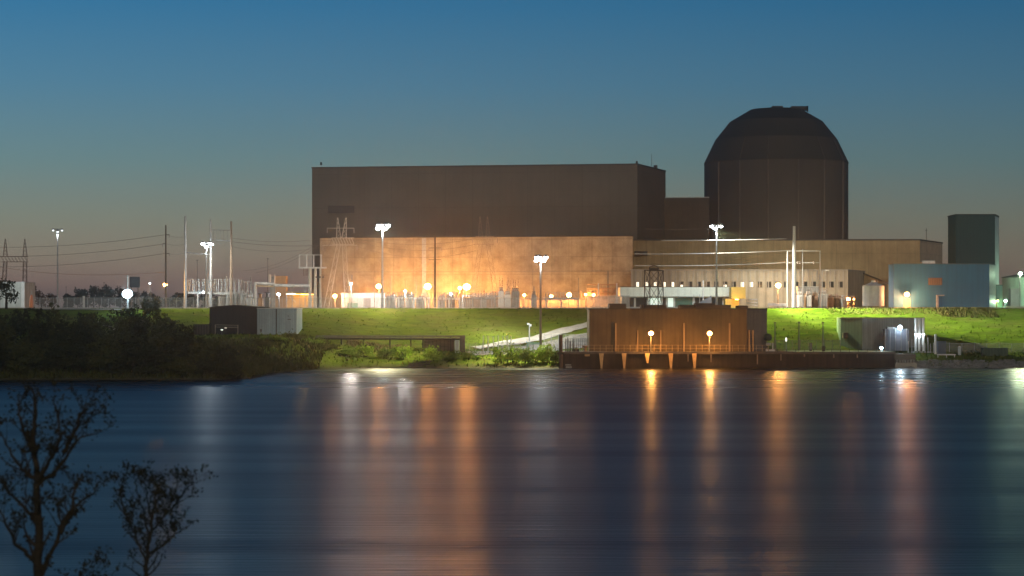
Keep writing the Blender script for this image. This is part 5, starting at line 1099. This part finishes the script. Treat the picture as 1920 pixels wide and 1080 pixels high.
# ------------------------------------------------------------------ foreground saplings
def sapling(label, D, mains, seed, r0, zb):
    rng = random.Random(seed); x0 = X(mains[0][0][0], D)
    t = thing('sapling', (x0, D, zb), label, 'sapling', 'saplings on the near bank')
    tr = MB(); lf = MB(); br_ = []
    def bud(p, k=1.0):
        for _ in range(rng.randint(4, 7)):
            d = Vector((rng.gauss(0, 1), rng.gauss(0, 1), rng.gauss(.5, 1))).normalized(); q = p+d*rng.uniform(.0, .05)*k
            a = Vector((rng.gauss(0, 1), rng.gauss(0, 1), rng.gauss(.4, 1))).normalized(); b = a.orthogonal().normalized(); s = rng.uniform(.007, .016)*k
            n0 = len(lf.v); lf.v += [tuple(q-a*s), tuple(q+b*s*.5), tuple(q+a*s), tuple(q-b*s*.5)]; lf.f.append((n0, n0+1, n0+2, n0+3))
    def twig(p, d, ln, r, depth):
        n = max(3, int(ln/.045)); q = Vector(p)
        for i in range(n):
            d = (d+Vector((rng.gauss(0, .13), rng.gauss(0, .13), rng.gauss(.05, .10)))).normalized(); q2 = q+d*ln/n
            ra = lerp(r, r*.35, i/n); tr.tube(q, q2, ra, lerp(r, r*.35, (i+1)/n), 5)
            if rng.random() < .7: bud(q2, .7)
            if depth > 0 and rng.random() < .25:
                s = Vector((rng.uniform(-1, 1), rng.uniform(-1, 1), rng.uniform(.1, .9))).normalized(); twig(q2, (d*.7+s*.7).normalized(), ln*rng.uniform(.3, .6), ra*.6, depth-1)
            q = q2
        bud(q, 1.5); bud(q, 1.2)
    for k, ln_ in enumerate(mains):
        pts = [P(a, b, D+off) for a, b, off in ln_]
        if k == 0: pts = [Vector((pts[0].x, D, zb))]+pts
        r_a = r0 if k == 0 else r0*.42; m_ = 6
        fine = []
        for a, b in zip(pts, pts[1:]):
            for i in range(m_): fine.append(a.lerp(b, i/m_)+Vector((rng.gauss(0, .006), rng.gauss(0, .006), 0)))
        fine.append(pts[-1]); N_ = len(fine)-1
        for i in range(N_):
            ra, rb_ = lerp(r_a, r_a*.16, i/N_), lerp(r_a, r_a*.16, (i+1)/N_)
            tr.tube(fine[i], fine[i+1], ra, rb_, 7)
            if fine[i].z > zb+1.2:
                if rng.random() < .8: bud(fine[i]+Vector((rng.uniform(-1, 1)*ra, -ra, 0)), 1)
                if rng.random() < .5 and i > 1:
                    s = Vector((rng.uniform(-1, 1), rng.uniform(-.6, .6), rng.uniform(.3, 1))).normalized(); twig(fine[i], s, rng.uniform(.1, .34)*(1-.4*i/N_), ra*.45, 1)
        bud(fine[-1], 1.6)
    tr.build('trunk', BARK, t); lf.build('leaves', BUD, t); return t
D1 = 18
sapling('taller leafy sapling silhouette at the left edge of the foreground', D1,
        [[(72, 1090, 0), (74, 1000, 0), (70, 900, 0), (63, 820, 0), (66, 760, 0), (60, 728, 0)],
         [(74, 1075, 0), (105, 1020, .1), (118, 975, .15), (150, 940, .2), (176, 925, .25), (187, 900, .3)],
         [(112, 1000, .1), (135, 960, .2), (140, 915, .2), (150, 895, .2)],
         [(72, 1060, 0), (30, 1020, -.1), (8, 975, -.2), (-10, 930, -.2)],
         [(70, 905, 0), (100, 890, .1), (125, 855, .1), (150, 820, .2), (184, 812, .2)],
         [(70, 905, 0), (90, 870, -.1), (112, 830, -.1), (108, 780, -.1), (100, 745, -.1)],
         [(68, 900, 0), (40, 880, .1), (20, 850, .1), (-5, 800, .1)],
         [(64, 850, 0), (45, 810, .1), (35, 770, .1), (36, 740, .1)],
         [(120, 850, .1), (145, 800, .1), (150, 775, .1), (172, 775, .1)],
         [(72, 985, 0), (45, 950, .1), (15, 925, .1), (8, 905, .1)]], 3, .048, 4.4)
sapling('shorter fan-shaped sapling silhouette right of the taller one', D1+.6,
        [[(272, 1090, 0), (276, 1040, 0), (282, 1000, 0), (290, 940, 0), (300, 900, 0)],
         [(274, 1050, 0), (255, 1010, 0), (235, 965, .1), (215, 940, .1)],
         [(280, 1010, 0), (268, 960, .1), (255, 915, .1), (250, 885, .1)],
         [(282, 1000, 0), (310, 965, -.1), (328, 925, -.1), (332, 890, -.1)],
         [(310, 965, -.1), (335, 940, 0), (350, 915, 0), (362, 905, 0)],
         [(285, 985, 0), (275, 930, .1), (272, 890, .1)],
         [(276, 1040, 0), (310, 1020, .1), (330, 1000, .1), (356, 985, .1)],
         [(235, 965, .1), (225, 925, .1), (232, 895, .1)]], 8, .026, 4.3)
sapling('tiny sapling top at the bottom edge between the two saplings', D1+.3,
        [[(150, 1130, 0), (152, 1098, 0), (156, 1072, 0)], [(151, 1110, 0), (170, 1085, 0), (180, 1078, 0)], [(150, 1115, 0), (132, 1090, 0)]], 12, .012, 4.5)

# ------------------------------------------------------------------ sky, sun
wd = bpy.data.worlds.new('World'); S.world = wd; wd.use_nodes = True
N = wd.node_tree.nodes; L = wd.node_tree.links; bg = N['Background']
tc = N.new('ShaderNodeTexCoord'); sp = N.new('ShaderNodeSeparateXYZ'); L.new(tc.outputs['Generated'], sp.inputs[0])
cr = N.new('ShaderNodeValToRGB'); cr.color_ramp.interpolation = 'EASE'; e = cr.color_ramp.elements
stops = [(.0, (136, 98, 88)), (.014, (148, 112, 98)), (.028, (146, 132, 112)), (.045, (132, 136, 120)), (.072, (106, 135, 137)), (.108, (80, 127, 153)), (.145, (54, 116, 156)), (.22, (33, 76, 116)), (.5, (22, 46, 76)), (1, (14, 28, 50))]
e[0].position = 0; e[0].color = (*srgb(*stops[0][1]), 1); e[1].position = 1; e[1].color = (*srgb(*stops[-1][1]), 1)
for p_, c_ in stops[1:-1]: x_ = e.new(p_); x_.color = (*srgb(*c_), 1)
cr.color_ramp.interpolation = 'LINEAR'
L.new(sp.outputs['Z'], cr.inputs['Fac'])
# sky slightly brighter toward the left (sunset side)
az = N.new('ShaderNodeMapRange'); az.inputs[1].default_value = -.25; az.inputs[2].default_value = .25; az.inputs[3].default_value = 1.08; az.inputs[4].default_value = .72
L.new(sp.outputs['X'], az.inputs[0])
mx = N.new('ShaderNodeMix'); mx.data_type = 'RGBA'; mx.blend_type = 'MULTIPLY'; mx.inputs[0].default_value = 1
L.new(cr.outputs['Color'], mx.inputs[6]); L.new(az.outputs[0], mx.inputs[7]); L.new(mx.outputs[2], bg.inputs['Color']); bg.inputs['Strength'].default_value = 1
sl = bpy.data.lights.new('wall_fill_sun', 'SUN'); sl.energy = .72; sl.angle = math.radians(20); sl.color = (1, .82, .6)  # soft warm sun added behind the camera to lift dark walls
so = bpy.data.objects.new('wall_fill_sun', sl); COL.objects.link(so); so.rotation_euler = (math.radians(74), 0, math.radians(8))

hz = MB().box(-3100, 3100, -230, 6100, -60, 75)
hm = bpy.data.materials.new('lamp_glow_haze'); hm.use_nodes = True; hn = hm.node_tree; hn.nodes.clear(); ho = hn.nodes.new('ShaderNodeOutputMaterial'); hv = hn.nodes.new('ShaderNodeVolumePrincipled')
hv.inputs['Color'].default_value = (.85, .85, .85, 1); hv.inputs['Density'].default_value = .00023; hv.inputs['Anisotropy'].default_value = .93  # thin volume added to give the lamps soft halos
hn.links.new(hv.outputs[0], ho.inputs['Volume']); tag(hz.build('haze', hm), kind='stuff')
# ------------------------------------------------------------------ camera
cd = bpy.data.cameras.new('camera'); cam = bpy.data.objects.new('camera', cd); COL.objects.link(cam)
cam.location = (0, 0, HC); cam.rotation_euler = (math.radians(90), 0, 0)
cd.sensor_width = 36; cd.lens = F/1920*36; cd.shift_y = (HY-540)/1920; cd.clip_end = 12000; cd.clip_start = .5
cd.dof.use_dof = True; cd.dof.focus_distance = 480; cd.dof.aperture_fstop = 3.4
S.camera = cam
S.view_settings.view_transform = 'Standard'; S.view_settings.look = 'None'; S.view_settings.exposure = 0; S.view_settings.gamma = 1
S.cycles.use_denoising = True
S.cycles.max_bounces = 5; S.cycles.diffuse_bounces = 2; S.cycles.glossy_bounces = 3; S.cycles.transparent_max_bounces = 16
S.cycles.sample_clamp_indirect = 8
